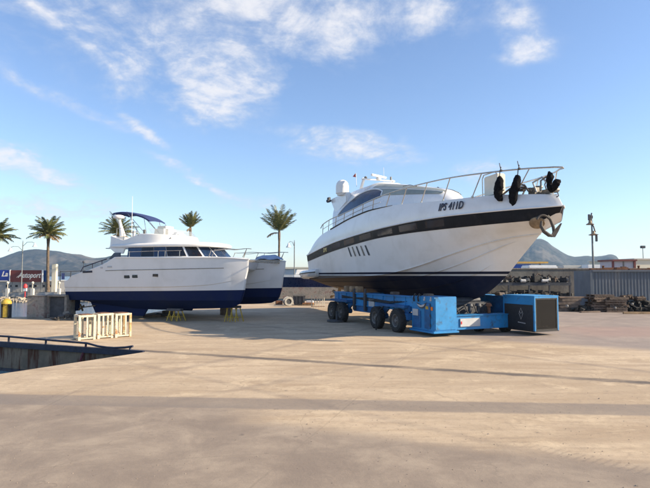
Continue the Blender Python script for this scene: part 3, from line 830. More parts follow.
# swim platform
w = MB()
outl = [(15.9, 2.40), (16.6, 2.62), (17.6, 2.62), (18.6, 2.42), (18.95, 1.9), (19.0, 0)]
full = outl + [(a, -b) for a, b in reversed(outl[:-1])]
rows = []
for z, k in ((2.02, .90), (2.10, .97), (2.28, 1.0), (2.40, 1.0), (2.48, .97), (2.50, .9)):
    rows.append([yp(17.2 + (a - 17.2) * k, b * k, z + .13 * (a - 17.2) * -.35) for a, b in full])
w.grid(rows, closed=True); w.add(rows[0], [tuple(range(len(full)))]); w.add(rows[-1], [tuple(range(len(full)))])
sp = w.build('swim_platform', GEL, yacht, smooth=45)
w = MB(); w.tube([yp(17.2 + (a - 17.2) * 1.005, b * 1.005, 2.31 + .13 * (a - 17.2) * -.35) for a, b in full], .03, 6); w.build('rub_strip', BLACKB, sp)
# cockpit sun pad and coaming
w = MB(); w.box(yp(16.0, 0, 4.45), (1.7, 3.0, .28)); w.build('sun_pad', CREAM, yacht, bevel=.08, seg=3)
# propeller shafts
for sg in (1, -1):
    w = MB(); w.cyl(yp(13.5, sg * .8, 1.25), yp(16.6, sg * .8, .98), .045, 10)
    w.bar(yp(16.0, sg * .8, 1.6), yp(16.1, sg * .8, 1.03), .2, .05)
    for k in range(4):
        a = k * PI / 2 + .3
        w.prism([yp(16.6, sg * .8, .98), yp(16.64, sg * .8 + .30 * math.sin(a - .3), .98 + .30 * math.cos(a - .3)), yp(16.72, sg * .8 + .36 * math.sin(a), .98 + .36 * math.cos(a)), yp(16.78, sg * .8 + .30 * math.sin(a + .35), .98 + .30 * math.cos(a + .35))], (-.02, 0, 0))
    w.build('propeller', BRONZE, yacht)
YM = Matrix.Translation(yacht.location) @ Matrix.Rotation(-YA, 4, 'Z')
def yw(s, b, z): return YM @ Vector(yp(s, b, z))

# white locker standing on the foredeck
lk = thing('deck_locker', 'cream white upright board standing on the yacht foredeck inside the rail', 'locker', yw(2.35, .72, 4.99), -YA + R(-8))
w = MB(); w.box((0, 0, .39), (.88, .34, .76)); w.build('body', CREAM, lk, bevel=.04, seg=3)
w = MB(); w.tube([(-.47, -.2, .0), (-.48, -.2, .7), (-.38, -.2, .83), (.38, -.2, .83), (.48, -.2, .7), (.47, -.2, 0)], .02, 8); w.build('tube_frame', STEEL, lk)
w = MB(); w.box((0, -.18, .03), (.8, .03, .04)); w.build('base_strip', DULL, lk)

# black fenders hanging from the rail
def shag(w, seed, amp=.026):
    """matted cloth: uneven lumps and folds over the whole surface"""
    out_ = []
    for v in w.v:
        q = Vector(v); d = MN.noise_vector(q * 9 + Vector((seed, 0, 0))) * amp + MN.noise_vector(q * 26 + Vector((0, seed, 0))) * amp * .55
        out_.append(tuple(q + d))
    w.v = out_
def fender(name, label, px, y0, y1, s, tilt, fat=1.0, side=1):
    top = yw(s, bs_(s) - .10, rz_(s)); p = YM.inverted() @ top
    sc = 17.3 / 525
    H = (y1 - y0) * sc
    t = thing(name, label, 'fender', top, -YA, 'black cloth fenders on the bow rail')
    rr = random.Random(int(px))
    w = MB(); N = 34; off = .07
    z0 = -(y0 - 168.5) * sc
    pts = []; rad = []
    for i in range(N + 1):
        k = i / N
        pts.append((tilt * k * H + .03 * math.sin(k * 7), -off - .05 * math.sin(k * 3), z0 - H * k))
        rad.append(max(.02, (.15 * fat) * (math.sin(PI * min(1, max(0, k * .96 + .02))) ** .33)))
    w.tube(pts, rad, 26); shag(w, px)
    w.build('cover', BLACKF, t, smooth=80)
    w = MB(); w.tube([(0, .0, .14), (.01, -.03, .03), (0, -.05, -.03), pts[0]], .018, 6); w.lathe([(.03, -.03), (.05, -.01), (.05, .03), (.03, .05)], n=10)
    w.tube([(0, 0, .0), (-.02, -.02, .16), (-.05, -.02, .28)], .014, 6)
    w.build('rope', ROPE, t)
fender('fender', 'black cloth fender hanging from the rail beside the cream board', 517, 175, 200, 1.62, .0, 1.0)
fender('fender', 'longer black cloth fender hanging slanted over the bow edge, nearest the anchor', 529, 175, 206, 1.05, -.22, 1.0)
t = thing('fender', 'bunched black cloth fender lying over the very tip of the bow', 'fender', yw(.25, .12, 4.82), -YA, 'black cloth fenders on the bow rail')
def fine_path(p, r_, n=26):
    fx = [pchip([(i, q[k]) for i, q in enumerate(p)]) for k in range(3)]; fr = pchip([(i, q) for i, q in enumerate(r_)])
    L = len(p) - 1
    return [tuple(f(L * i / n) for f in fx) for i in range(n + 1)], [fr(L * i / n) for i in range(n + 1)]
w = MB(); w.tube(*fine_path([(-.10, -.05, .74), (-.07, -.06, .55), (-.12, -.05, .35), (-.06, -.05, .2), (.0, 0, .06)], [.04, .10, .09, .11, .04]), 20)
w.tube(*fine_path([(-.07, 0, .14), (.10, -.05, .20), (.22, -.08, .32), (.30, -.08, .42)], [.06, .09, .12, .05]), 20); shag(w, 3.3, .035); w.build('cover', BLACKF, t, smooth=80)
w = MB(); w.tube([(-.10, -.05, .7), (-.22, -.02, .64), (-.36, 0, .36), (-.30, 0, .2)], .022, 6); w.tube([(.05, 0, .05), (.22, -.05, .02), (.26, -.06, -.1), (.16, -.04, -.12)], .02, 6); w.build('rope', ROPE, t)

# ================================================================== BOAT TRANSPORTER
RA = R(66)
rg = thing('boat_transporter', 'blue self propelled boat transporter with glazed low cab, under the white yacht', 'boat transporter', (5.87, 19.6, 0), -RA)
# side beams
for sg, nm in ((-1, 0), (1, 0)):
    w = MB()
    w.box((-4.9, sg * 1.95, 1.09), (7.0, .42, .50))
    w.box((-4.9, sg * 1.95, 1.36), (7.0, .52, .04)); w.box((-4.9, sg * 1.95, .83), (7.0, .50, .035))
    for k in range(8): w.box((-1.9 - k * .86, sg * 1.95, 1.09), (.05, .47, .49))
    w.build('side_beam', BLUE, rg, bevel=.008)
    w = MB(); w.box((-5.3, sg * 1.92, .68), (2.2, .44, .28))
    w.build('tank_box', BLUED, rg, bevel=.02)
    w = MB(); w.box((-4.55, sg * 2.18, 1.0), (.5, .05, .34)); w.build('panel', GREYP, rg, bevel=.01)
    for k, xx in enumerate((-5.1, -6.15)):
        w = MB(); w.box((xx, sg * 2.2, 1.02), (.16, .12, .82)); w.cyl((xx, sg * 2.2, 1.3), (xx, sg * 2.2, 1.58), .05, 10); w.build('jack_post', DKGREY, rg, bevel=.01)
    # bunk pads that carry the hull
    for xx in (-1.0, -3.4, -6.6, -7.2, -7.8):
        zt = 1.66 if xx < -5 else 1.50
        w = MB(); w.box((xx, sg * 1.72, (1.38 + zt) / 2), (.30, .3, zt - 1.38)); w.build('bunk_pad', WOOD if xx < -5 else WOODO, rg, bevel=.02)
# cross beams
w = MB(); w.box((-.35, .15, .45), (.5, 2.9, .5)); w.box((-.35, .15, .71), (.6, 2.9, .03)); w.build('cross_beam', BLUE, rg, bevel=.012)
w = MB(); w.box((-8.0, 0, 1.10), (.5, 3.9, .4)); w.build('cross_beam', BLUE, rg, bevel=.012)
w = MB(); w.box((-.075, -.55, .46), (.04, .92, .30)); w.build('panel', GREYP, rg, bevel=.01)
w = MB(); w.box((-.05, -.96, .46), (.012, .05, .10)); w.build('red_mark', REDP, rg)
for sg in (-1, 1):
    w = MB(); w.box((-1.62, sg * 2.15, .62), (.42, .5, .26)); w.build('step_box', BLUED, rg, bevel=.01)
    w = MB(); w.box((-2.75, sg * 2.2, .98), (2.3, .42, .10)); w.build('wheel_arch', BLUED, rg, bevel=.01)
    w = MB(); w.box((-7.35, sg * 2.25, .98), (1.9, .42, .10)); w.build('wheel_arch', BLUED, rg, bevel=.01)
# starboard engine cabinet
w = MB()
w.prism([(-1.42, -2.2, .18), (0, -2.2, .18), (0, -2.2, 1.42), (-1.42, -2.2, 1.42)], (0, 1.0, 0))
cabn = w.build('engine_cabinet', BLUE, rg, bevel=.02)
w = MB(); w.box((-.70, -1.72, .16), (1.56, 1.12, .07)); w.build('skirt', BLUE, cabn, bevel=.015)
w = MB(); w.box((-.38, -2.215, .73), (.36, .03, .92)); w.box((-1.05, -2.212, .58), (.5, .025, .62)); w.build('door', BLUED, cabn, bevel=.008)
w = MB(); w.box((-1.12, -2.235, .82), (.34, .03, .24)); w.build('grille', GREYP, cabn)
w = MB(); w.box((.012, -1.7, .80), (.02, .9, 1.12)); w.build('front_door', BLUE, cabn, bevel=.006)
w = MB(); w.box((-.38, -2.235, 1.02), (.16, .008, .11)); w.build('warning_label', YEL, cabn)
for zz in (.4, .75, 1.1):
    w = MB(); w.box((-.19, -2.235, zz), (.03, .03, .09)); w.build('hinge', DKGREY, cabn)
# winged badge
w = MB()
pts = [(-.62, 1.18), (-.30, 1.09), (.02, 1.20), (-.08, 1.04), (-.22, .98), (-.38, .98), (-.52, 1.04)]
w.prism([(a - .42, -2.225, b) for a, b in pts], (0, -.012, 0)); w.build('winged_badge', DKGREY, cabn)
w = MB(); w.prism([(a * .8 - .50, -2.24, 1.09 + (b - 1.09) * .55) for a, b in pts], (0, -.01, 0)); w.build('badge_inlay', GREYP, cabn)
w = MB(); w.box((-.10, -2.225, 1.0), (.09, .04, .13)); w.build('marker_lamp', ORANGE, cabn, bevel=.01)
for xx in (-.55, -.16):
    w = MB(); w.cyl((xx, -2.19, 1.30), (xx, -2.25, 1.30), .035, 10); w.box((xx, -2.215, 1.36), (.05, .03, .1)); w.build('latch', GREYP, cabn)
for xx in (-.9, -1.18):
    w = MB(); w.tube([(xx, -2.12, 1.43), (xx, -2.2, 1.50), (xx + .02, -2.28, 1.38), (xx, -2.25, 1.22)], .03, 8); w.build('hose', RUBBER, cabn)
# cab on the port side
CX0, CX1, CY0, CY1, CZ0, CZ1 = -.30, 1.2, 1.30, 2.42, .17, 1.42
cb = MB()
for x in (CX0, CX1):
    for y in (CY0, CY1): cb.box((x, y, (CZ0 + CZ1) / 2), (.07, .07, CZ1 - CZ0))
for z, th in ((CZ1 - .03, .08), ):
    for y in (CY0, CY1): cb.box(((CX0 + CX1) / 2, y, z), (CX1 - CX0 + .07, .072, th))
    for x in (CX0, CX1): cb.box((x, (CY0 + CY1) / 2, z + .001), (.074, CY1 - CY0 + .07, th))
cb.box(((CX0 + CX1) / 2, (CY0 + CY1) / 2, CZ1 + .012), (CX1 - CX0 + .1, CY1 - CY0 + .1, .03))
cb.box(((CX0 + CX1) / 2, CY0 - .002, 1.24), (CX1 - CX0, .05, .26))
cabo = cb.build('cab', BLUE, rg, bevel=.01)
w = MB(); w.box(((CX0 + CX1) / 2, (CY0 + CY1) / 2, CZ0 + .02), (CX1 - CX0 + .06, CY1 - CY0 + .06, .09)); w.build('floor', DARKP, cabo)
w = MB(); w.box(((CX0 + CX1) / 2, CY0 - .012, .66), (CX1 - CX0 - .06, .03, .90)); w.build('side_panel', DARKP, cabo)
# tinted see-through glass
gm = bpy.data.materials.new('tinted_cab_glass'); gm.use_nodes = True
n = NG(gm.node_tree); b = gm.node_tree.nodes['Principled BSDF']; b.inputs['Base Color'].default_value = (.02, .02, .02, 1); b.inputs['Roughness'].default_value = .06
trn = n.node('ShaderNodeBsdfTransparent'); trn.inputs[0].default_value = (.62, .60, .56, 1); mx = n.node('ShaderNodeMixShader'); mx.inputs[0].default_value = .55
gm.node_tree.links.new(trn.outputs[0], mx.inputs[1]); gm.node_tree.links.new(b.outputs[0], mx.inputs[2]); gm.node_tree.links.new(mx.outputs[0], gm.node_tree.nodes['Material Output'].inputs[0])
w = MB(); w.box((CX1 + .01, (CY0 + CY1) / 2, .78), (.015, CY1 - CY0 - .06, 1.12)); fg = w.build('front_glass', gm, cabo)
w = MB(); w.box((CX0 - .01, (CY0 + CY1) / 2, .75), (.03, CY1 - CY0 - .08, 1.1)); w.build('back_panel', DARKP, cabo)
w = MB()
for y in (CY0 + .05, CY1 - .05): w.box((CX1 + .022, y, .78), (.02, .045, 1.16))
for z in (.22, 1.33): w.box((CX1 + .022, (CY0 + CY1) / 2, z), (.02, CY1 - CY0 - .1, .045))
w.build('glass_seal', RUBBER, fg)
w = MB(); w.box(((CX0 + CX1) / 2, CY1 + .005, .8), (CX1 - CX0 - .06, .015, 1.1)); w.build('side_glass', gm, cabo)
w = MB(); w.box((.45, 1.95, .45), (.42, .42, .14)); w.box((.28, 1.95, .76), (.12, .42, .56)); w.box((.45, 1.95, .3), (.16, .16, .22)); w.build('seat', mat('brown_seat', (.12, .06, .04), .8), cabo, bevel=.04, seg=3)
w = MB(); w.box((.85, 1.62, .42), (.22, .5, .34)); w.tube([(.8, 1.62, .58), (.74, 1.62, .74)], .02, 8); w.build('control_box', GREYP, cabo, bevel=.02)
w = MB(); w.tube([(.95, 1.45 + .0, .34), (1.0, 1.75, .3), (1.05, 2.1, .32)], .03, 8); w.build('pedal', STEEL, cabo)
# diamond mark and line of lettering on the side panel
def mark(pts, nm, m):
    w = MB(); w.tube([(a, CY0 - .034, b) for a, b in pts], .006, 6, closed=len(pts) == 4); w.build(nm, m, cabo)
mark([(.58, .98), (.68, .78), (.58, .56), (.49, .78)], 'diamond_mark', GREYP)
mark([(.50, .86), (.58, .77), (.66, .86)], 'diamond_mark', GREYP)
w = MB()
for k in range(7): w.box((.44 + k * .055, CY0 - .03, .45 - k * .004), (.035, .006, .035))
w.build('lettering', GREYP, cabo)
# port cabinet body behind cab
w = MB(); w.box((-.75, 1.95, .82), (1.4, .7, 1.1)); w.build('battery_box', BLUED, rg, bevel=.02)
for xx, yy in ((-.75, .0), (-.55, .75), (-.8, .45)):
    w = MB(); w.cyl((xx, yy, .73), (xx, yy, 1.0), .07, 12); w.lathe([(.0, 1.0), (.13, 1.0), (.1, 1.1), (0, 1.12)], c=(xx, yy, 0), n=12); w.build('hydraulic_valve', RUST if yy > .5 else DKGREY, rg)
w = MB(); w.box((-1.7, .1, .88), (1.1, 2.6, .5)); w.build('hydraulic_unit', DKGREY, rg, bevel=.03)
w = MB(); w.cyl((-1.3, -.9, 1.2), (-1.3, .9, 1.2), .12, 14); w.build('winch_drum', DKGREY, rg)
for k in range(4):
    w = MB(); w.tube([(-1.1, -.8 + k * .45, 1.0), (-.7, -.75 + k * .45, 1.05), (-.5, -.7 + k * .42, .75)], .025, 6); w.build('hose', RUBBER, rg)
# wheels
def wheel(x, y, out, r=.45, wd=.28):
    w = MB(); y0, y1 = y - wd / 2, y + wd / 2
    w.lathe([(r * .56, y0), (r * .9, y0 + .005), (r * .985, y0 + .05), (r, y0 + .09), (r, y1 - .09), (r * .985, y1 - .05), (r * .9, y1 - .005), (r * .56, y1)], c=(x, 0, r), n=32, axis='Y')
    tr = w
    for k in range(30):
        a = 2 * PI * k / 30
        for yy in (y - wd * .22, y + wd * .22):
            c = Vector((x + (r) * math.cos(a + (0.1 if yy > y else 0)), yy, r + r * math.sin(a + (0.1 if yy > y else 0))))
            tr.box(c, (.022, wd * .34, .05), rot=Matrix.Rotation(-(a + (0.1 if yy > y else 0)), 3, 'Y'))
    wh = w.build('wheel', RUBBER, rg, smooth=40)
    yo = y + out * (wd / 2 - .05)
    w = MB(); w.lathe([(0.001, yo + out * .03), (r * .16, yo + out * .03), (r * .2, yo - out * .02), (r * .42, yo - out * .07), (r * .5, yo + out * .03), (r * .575, yo + out * .04), (r * .575, yo - out * .1)], c=(x, 0, r), n=28, axis='Y')
    for k in range(8):
        a = 2 * PI * k / 8; w.cyl((x + r * .26 * math.cos(a), yo, r + r * .26 * math.sin(a)), (x + r * .26 * math.cos(a), yo + out * .02, r + r * .26 * math.sin(a)), .018, 6)
    w.build('rim', RIM, wh, smooth=40)
for sg in (-1, 1):
    for xx in (-1.95, -3.55, -6.85, -7.85):
        wheel(xx, sg * 2.48, sg)
        w = MB(); w.bar((xx, sg * 2.3, .51), (xx + .35, sg * 2.1, .98), .16, .2); w.cyl((xx, sg * 2.0, .51), (xx, sg * 2.4, .51), .12, 12); w.box((xx + .3, sg * 2.1, .92), (.36, .3, .16)); w.build('swing_arm', BLUED, rg, bevel=.01)
w = MB(); w.cyl((-.95, .45, .0), (-.95, .7, .0), .2, 20); 
w.v = [(a, b, c + .2) for a, b, c in w.v]; w.build('castor_wheel', RUBBER, rg)
w = MB(); w.cyl((-.45, 1.3, .2), (-.45, 1.6, .2), .2, 20); w.build('castor_wheel', RUBBER, rg)
w = MB(); w.cyl((-6.95, -2.78, .02), (-6.95, -2.78, .09), .42, 20); w.cyl((-6.95, -2.72, .09), (-6.95, -2.72, .5), .06, 10); w.build('jack_foot', DKGREY, rg)
w = MB(); w.cyl((-3.0, -2.85, .0), (-3.0, -2.85, .5), .03, 8); w.tube([(-3.0, -2.85, .45), (-3.1, -2.6, .8), (-3.3, -2.2, 1.0)], .025, 6); w.build('hose', RUBBER, rg)
w = MB()
for k in range(4): w.tube([(-1.5, -2.0 - .04 * k, 1.30 - .03 * k), (-3.0, -2.19 - .02 * k, 1.12 - .02 * k), (-5.0, -2.19, 1.2 - .04 * k), (-7.5, -2.19, 1.1 + .04 * k)], .018, 6)
w.build('hydraulic_line', RUBBER, rg)
#SECTION3
# ================================================================== POWER CATAMARAN
CA = R(20)
ch_ = Vector((math.cos(CA), -math.sin(CA), 0)); cs_ = Vector((ch_.y, -ch_.x, 0))
c0 = Vector((-2.80, 26.13, 0))
cat = thing('power_catamaran', 'white twin hulled motor cruiser with blue bottom paint, propped on yellow stands', 'catamaran', c0 - ch_ * 5, -CA)
def cp(s, b, z): return (5 - s, -b, z)
CM = Matrix.Translation(cat.location) @ Matrix.Rotation(-CA, 4, 'Z')
def cw(s, b, z): return CM @ Vector(cp(s, b, z))
CATM, n_, b_ = banded('catamaran_hull_paint', [(1.415, (0.004, 0.013, 0.062), (0.010, 0.019, 0.055)), (1.435, (0.02, 0.03, 0.06), (0.03, 0.03, 0.05)), (99, (0.70, 0.69, 0.68), (0.62, 0.61, 0.59))], slope=0.0165, rough=0.3)
hh_ = pchip([(0, .015), (.5, .2), (1.2, .40), (2.5, .62), (4, .74), (8, .75), (10.3, .70)])
zg_ = pchip([(0, 2.95), (1.3, 3.03), (3.3, 3.04), (5, 3.06), (7.05, 3.09), (7.35, 2.95), (7.7, 2.78), (8.7, 2.46), (9.5, 2.26), (9.9, 2.14), (10.05, 1.95), (10.3, 1.9)])
zch_ = pchip([(.12, 2.06), (1.0, 1.86), (1.9, 1.72), (4, 1.62), (10.3, 1.55)])
zkk = pchip([(.45, .86), (.9, .70), (2.6, .60), (5.5, .52), (8.5, .72), (10.3, .98)])
CL = 10.3
def clane(s0, hf, zf): return lambda t: (lambda s: (s, hf(s) if t > 0 else 0.0, zf(s)))(s0 + (CL - s0) * t ** 1.4)
lk_ = clane(.45, lambda s: 0.0, zkk)
l1 = clane(.36, lambda s: hh_(s) * .72, lambda s: .98 + .012 * (5 - s))
l2 = clane(.2, lambda s: hh_(s) * .88, lambda s: 1.44 + .0165 * (5 - s))
l3 = clane(.12, lambda s: hh_(s) * .90, zch_)
l3b = clane(.12, lambda s: hh_(s) * .955, lambda s: zch_(s) + .03)
l4 = clane(.03, lambda s: hh_(s) * .99, lambda s: min(2.42 + .04 * math.sin(s), zg_(s) - .02))
l5 = clane(0, hh_, lambda s: zg_(s) - .03)
l6 = clane(.02, lambda s: max(.008, hh_(s) - .04), zg_)
NC = 60; tc_ = [i / NC for i in range(NC + 1)]
def cat_hull(cb, full):
    w = MB()
    for sg in (1, -1):
        for a in ((lk_, l1), (l1, l2), (l2, l3), (l3, l3b), (l3b, l4, l5, l6)):
            w.grid([[cp(f(t)[0], cb + sg * f(t)[1], f(t)[2]) for f in a] for t in tc_], flip=sg < 0)
    w.grid([[cp(l6(t)[0], cb + l6(t)[1] * k, l6(t)[2] + .02 * (1 - k * k)) for k in (1, 0, -1)] for t in tc_])
    e = [f(1) for f in (lk_, l1, l2, l3, l3b, l4, l5, l6)]
    poly = [cp(a, cb + b, c) for a, b, c in e] + [cp(a, cb - b, c) for a, b, c in reversed(e[1:])]
    w.add(poly, [tuple(range(len(poly)))])
    h = w.build('hull', CATM, cat, smooth=24)
    # keel fin, rudder, shaft
    w = MB(); w.prism([cp(5.9, cb - .05, .16), cp(8.9, cb - .05, .18), cp(9.3, cb - .05, .85), cp(5.6, cb - .05, .62)], (0, -.10 + .0, 0)); w.v = [(a, b + .1, c) for a, b, c in w.v]; w.build('keel_fin', CATM, h, bevel=.02)
    w = MB(); w.prism([cp(9.95, cb - .03, 1.0), cp(10.0, cb - .03, .34), cp(10.42, cb - .03, .30), cp(10.4, cb - .03, 1.15)], (0, .06, 0)); w.build('rudder', CATM, h, bevel=.01)
    w = MB(); w.cyl(cp(8.9, cb, .62), cp(9.85, cb, .5), .03, 8); w.box(cp(9.8, cb, .5), (.04, .4, .09), rot=Matrix.Rotation(.5, 3, 'X')); w.box(cp(9.8, cb, .5), (.04, .09, .4), rot=Matrix.Rotation(.5, 3, 'X')); w.build('propeller', BRONZE, h)
    for sd in (1, -1):
        # cove line and gunwale rail
        w = MB(); w.tube([cp(s, cb + sd * (hh_(s) * .99 + .008), pchip([(1.1, 2.52), (3.25, 2.48), (7.31, 2.42), (7.6, 2.41)])(s)) for s in [1.1 + i * .25 for i in range(27)]], .016, 5); w.build('cove_line', DULL, h)
        w = MB(); w.tube([cp(s, cb + sd * (hh_(s) + .005), zg_(s) - .03) for s in [i * .2 for i in range(36)]], .028, 6); w.build('rub_rail', GEL, h)
    return h
hullS = cat_hull(2.05, True)
hullP = cat_hull(-2.05, True)
for s in (6.3, 5.82, 4.62):
    z = 2.12 + (6.3 - s) * .04; b = 2.05 + hh_(s) * .97
    w = MB(); w.box(cp(s, b, z), (.34, .05, .165)); po = w.build('porthole', GLASS, hullS, bevel=.02)
w = MB(); w.box(cp(8.75, 2.79, 2.36), (.62, .03, .10), rot=Matrix.Rotation(R(-2), 3, 'Y')); w.build('aft_hatch', NAVYS, hullS, bevel=.01)
for s_, l_ in ((7.35, .25), (7.85, .12)):
    w = MB(); w.box(cp(s_, 2.815, 2.60 - (s_ - 7.35) * .08), (l_, .02, .06)); w.build('builder_plate', GREYP, hullS)
# slanted rail down the aft quarter
w = MB()
w.tube([cp(7.6, 2.72, 3.0), cp(8.3, 2.72, 2.82), cp(9.1, 2.72, 2.60), cp(9.25, 2.72, 2.36)], .025, 6); w.tube([cp(7.9, 2.72, 2.7), cp(7.9, 2.72, 2.92)], .02, 6); w.tube([cp(8.5, 2.72, 2.5), cp(8.5, 2.72, 2.76)], .02, 6)
w.build('quarter_rail', NAVYS, cat)
# bridge deck between the hulls
w = MB(); w.prism([cp(1.35, -1.6, 2.98), cp(1.5, -1.6, 2.5), cp(2.3, -1.6, 2.14), cp(9.6, -1.6, 2.02), cp(9.8, -1.6, 2.3), cp(8.0, -1.6, 2.62), cp(7.1, -1.6, 3.02)], (0, -3.2, 0)); w.build('bridge_deck', CATM, cat, bevel=.03)
w = MB(); w.box(cp(.35, 0, 2.86), (.12, 3.9, .12)); w.build('bow_crossbeam', STEEL, cat, bevel=.03)
# saloon
base = [(7.15, 1.78), (6.2, 1.9), (4.7, 1.9), (3.75, 1.72), (3.15, 1.3), (2.78, .7), (2.68, 0)]
def ring(z, k, sh, base=base):
    f = [(a, b) for a, b in base] + [(a, -b) for a, b in reversed(base[:-1])]
    return [cp(a + (sh * max(0, (5.5 - a) / 2.8) if a < 5.5 else 0), b * k, z) for a, b in f]
w = MB(); w.grid([ring(3.0, 1.0, -.35), ring(3.10, 1.0, -.28)], closed=True); w.grid([ring(3.10, 1.0, -.28), ring(3.66, .95, .30)], closed=True); e = ring(3.66, .95, .30); w.add(e, [tuple(range(len(e)))])
sal = w.build('saloon', GEL, cat, smooth=30)
def on_wall(i0, f, k):
    """point on the saloon wall; index along the outline, k height fraction"""
    a = ring(3.10, 1.012, -.30); b = ring(3.66, .965, .28)
    i = int(i0); q = f
    p = Vector(a[i]).lerp(Vector(a[i + 1]), q); r = Vector(b[i]).lerp(Vector(b[i + 1]), q)
    return p.lerp(r, k)
NP = len(ring(3, 1, 0))
def wallpane(i, f0, f1, k0, k1, m=GLASS, nm='saloon_window', skew=0):
    w = MB(); w.add([on_wall(i, f0, k0), on_wall(i, f1, k0), on_wall(i, min(1, f1 + skew), k1), on_wall(i, min(1, f0 + skew), k1)], [(0, 1, 2, 3)])
    return w.build(nm, m, sal, smooth=0)
for i in range(NP - 1):
    j = i if i < NP // 2 else NP - 2 - i
    rev = i >= NP // 2
    segs = {0: [(.0, .99)], 1: [(0.005, .49), (.505, .99)], 2: [(0.02, .96)], 3: [(.10, .95)], 4: [(.10, .95)], 5: [(.05, .97)]}[j]
    for (a, b) in segs:
        if rev: a, b = 1 - b, 1 - a
        wallpane(i, a, b, .04, .93, GLASS if (j in (1,) and a < .3) or j in (2, 3) else GLASSB)
w = MB(); w.prism([cp(7.6, 1.75, 3.05), cp(8.35, 1.75, 3.02), cp(8.0, 1.75, 3.35), cp(7.6, 1.75, 3.35)], (0, -.04, 0)); w.build('aft_window', GLASSB, sal)
# roof slab
rbase = [(8.5, 1.55), (8.2, 1.8), (6.4, 1.98), (4.8, 1.93), (3.6, 1.70), (2.9, 1.25), (2.5, .65), (2.4, 0)]
w = MB(); rs = []
for z, k, sh in ((3.60, .96, .0), (3.655, 1.0, -.02), (3.72, 1.0, -.02), (3.80, .93, .12), (3.86, .78, .45), (3.90, .4, 1.2)):
    f = [(a, b) for a, b in rbase] + [(a, -b) for a, b in reversed(rbase[:-1])]
    rs.append([cp(a + (sh if a < 6 else 0), b * k, z) for a, b in f])
w.grid(rs, closed=True); w.add(rs[0], [tuple(range(len(rs[0])))]); w.add(rs[-1], [tuple(range(len(rs[-1])))])
w.build('roof', GELW, cat, smooth=50)
for sd in (1, -1):
    w = MB(); w.prism([cp(7.35, sd * 1.62, 3.62), cp(7.5, sd * 1.62, 3.30), cp(7.95, sd * 1.62, 3.32), cp(8.45, sd * 1.62, 3.66)], (0, -sd * .12, 0)); w.build('roof_bracket', GELW, cat, bevel=.02)
w = MB(); w.cyl(cp(8.3, .9, 3.60), cp(9.0, 1.3, 3.62), .025, 6); w.build('boarding_bar', STEEL, cat)
# flybridge coaming
fb = [(8.42, 1.2), (8.40, 1.62), (7.5, 1.72), (6.5, 1.72), (5.8, 1.66), (5.25, 1.45), (4.85, 1.05), (4.62, .55), (4.55, 0)]
def fz(s): return 4.27 if s > 7.52 else (4.0 if s > 6.6 else 4.32 - .04 * (6.5 - s))
def fbo(k, zf, sh=0): 
    f = fb + [(a, -b) for a, b in reversed(fb[:-1])]
    return [cp(a + (sh if a < 5.5 else 0), b * k, zf(a)) for a, b in f]
w = MB()
w.grid([fbo(1.02, lambda s: 3.70, -.45), fbo(1.0, lambda s: 3.95, -.12), fbo(.99, lambda s: fz(s) - .03, 0.0), fbo(.965, lambda s: fz(s), .05), fbo(.93, lambda s: fz(s) - .03, .1), fbo(.91, lambda s: 3.8, .1)], closed=True)
fly = w.build('flybridge', GELW, cat, smooth=40)
w = MB(); w.box(cp(7.98, 0, 4.03), (.75, 2.9, .30)); w.build('stern_locker', GELW, fly, bevel=.04)
w = MB(); w.box(cp(6.1, .1, 4.30), (1.0, 1.2, 1.0), taper=.82); w.build('seat_cover', CREAM, fly, bevel=.16, seg=4)
w = MB(); w.box(cp(5.25, .1, 4.15), (.5, 1.0, .6), taper=.8); w.build('console', GELW, fly, bevel=.1, seg=3)
w = MB(); w.grid([[cp(a + (.0), b * .97, fz(a) - .02) for a, b in fb[4:]] + [cp(a, -b * .97, fz(a) - .02) for a, b in reversed(fb[4:-1])], [cp(a + .32, b * .9, fz(a) + .30) for a, b in fb[4:]] + [cp(a + .32, -b * .9, fz(a) + .30) for a, b in reversed(fb[4:-1])]])
gs = bpy.data.materials.new('clear_wind_deflector'); gs.use_nodes = True
n = NG(gs.node_tree); b = gs.node_tree.nodes['Principled BSDF']; b.inputs['Base Color'].default_value = (.5, .52, .5, 1); b.inputs['Roughness'].default_value = .1
trn = n.node('ShaderNodeBsdfTransparent'); mx = n.node('ShaderNodeMixShader'); mx.inputs[0].default_value = .35
gs.node_tree.links.new(trn.outputs[0], mx.inputs[1]); gs.node_tree.links.new(b.outputs[0], mx.inputs[2]); gs.node_tree.links.new(mx.outputs[0], gs.node_tree.nodes['Material Output'].inputs[0])
w.build('wind_deflector', gs, fly, smooth=60)
for sd in (1, -1):
    w = MB(); w.tube([cp(7.5, sd * 1.7, 4.02), cp(7.5, sd * 1.7, 4.34), cp(6.6, sd * 1.7, 4.42), cp(6.55, sd * 1.7, 4.2)], .02, 6); w.build('grab_rail', STEEL, fly)
w = MB(); w.box(cp(6.35, 1.5, 4.42), (.12, .1, .22)); w.build('spotlight', DULL, fly, bevel=.02)
w = MB(); w.cyl(cp(4.95, 1.2, 4.08), cp(4.92, 1.26, 4.08), .03, 10); w.build('nav_light', DKGREY, fly)
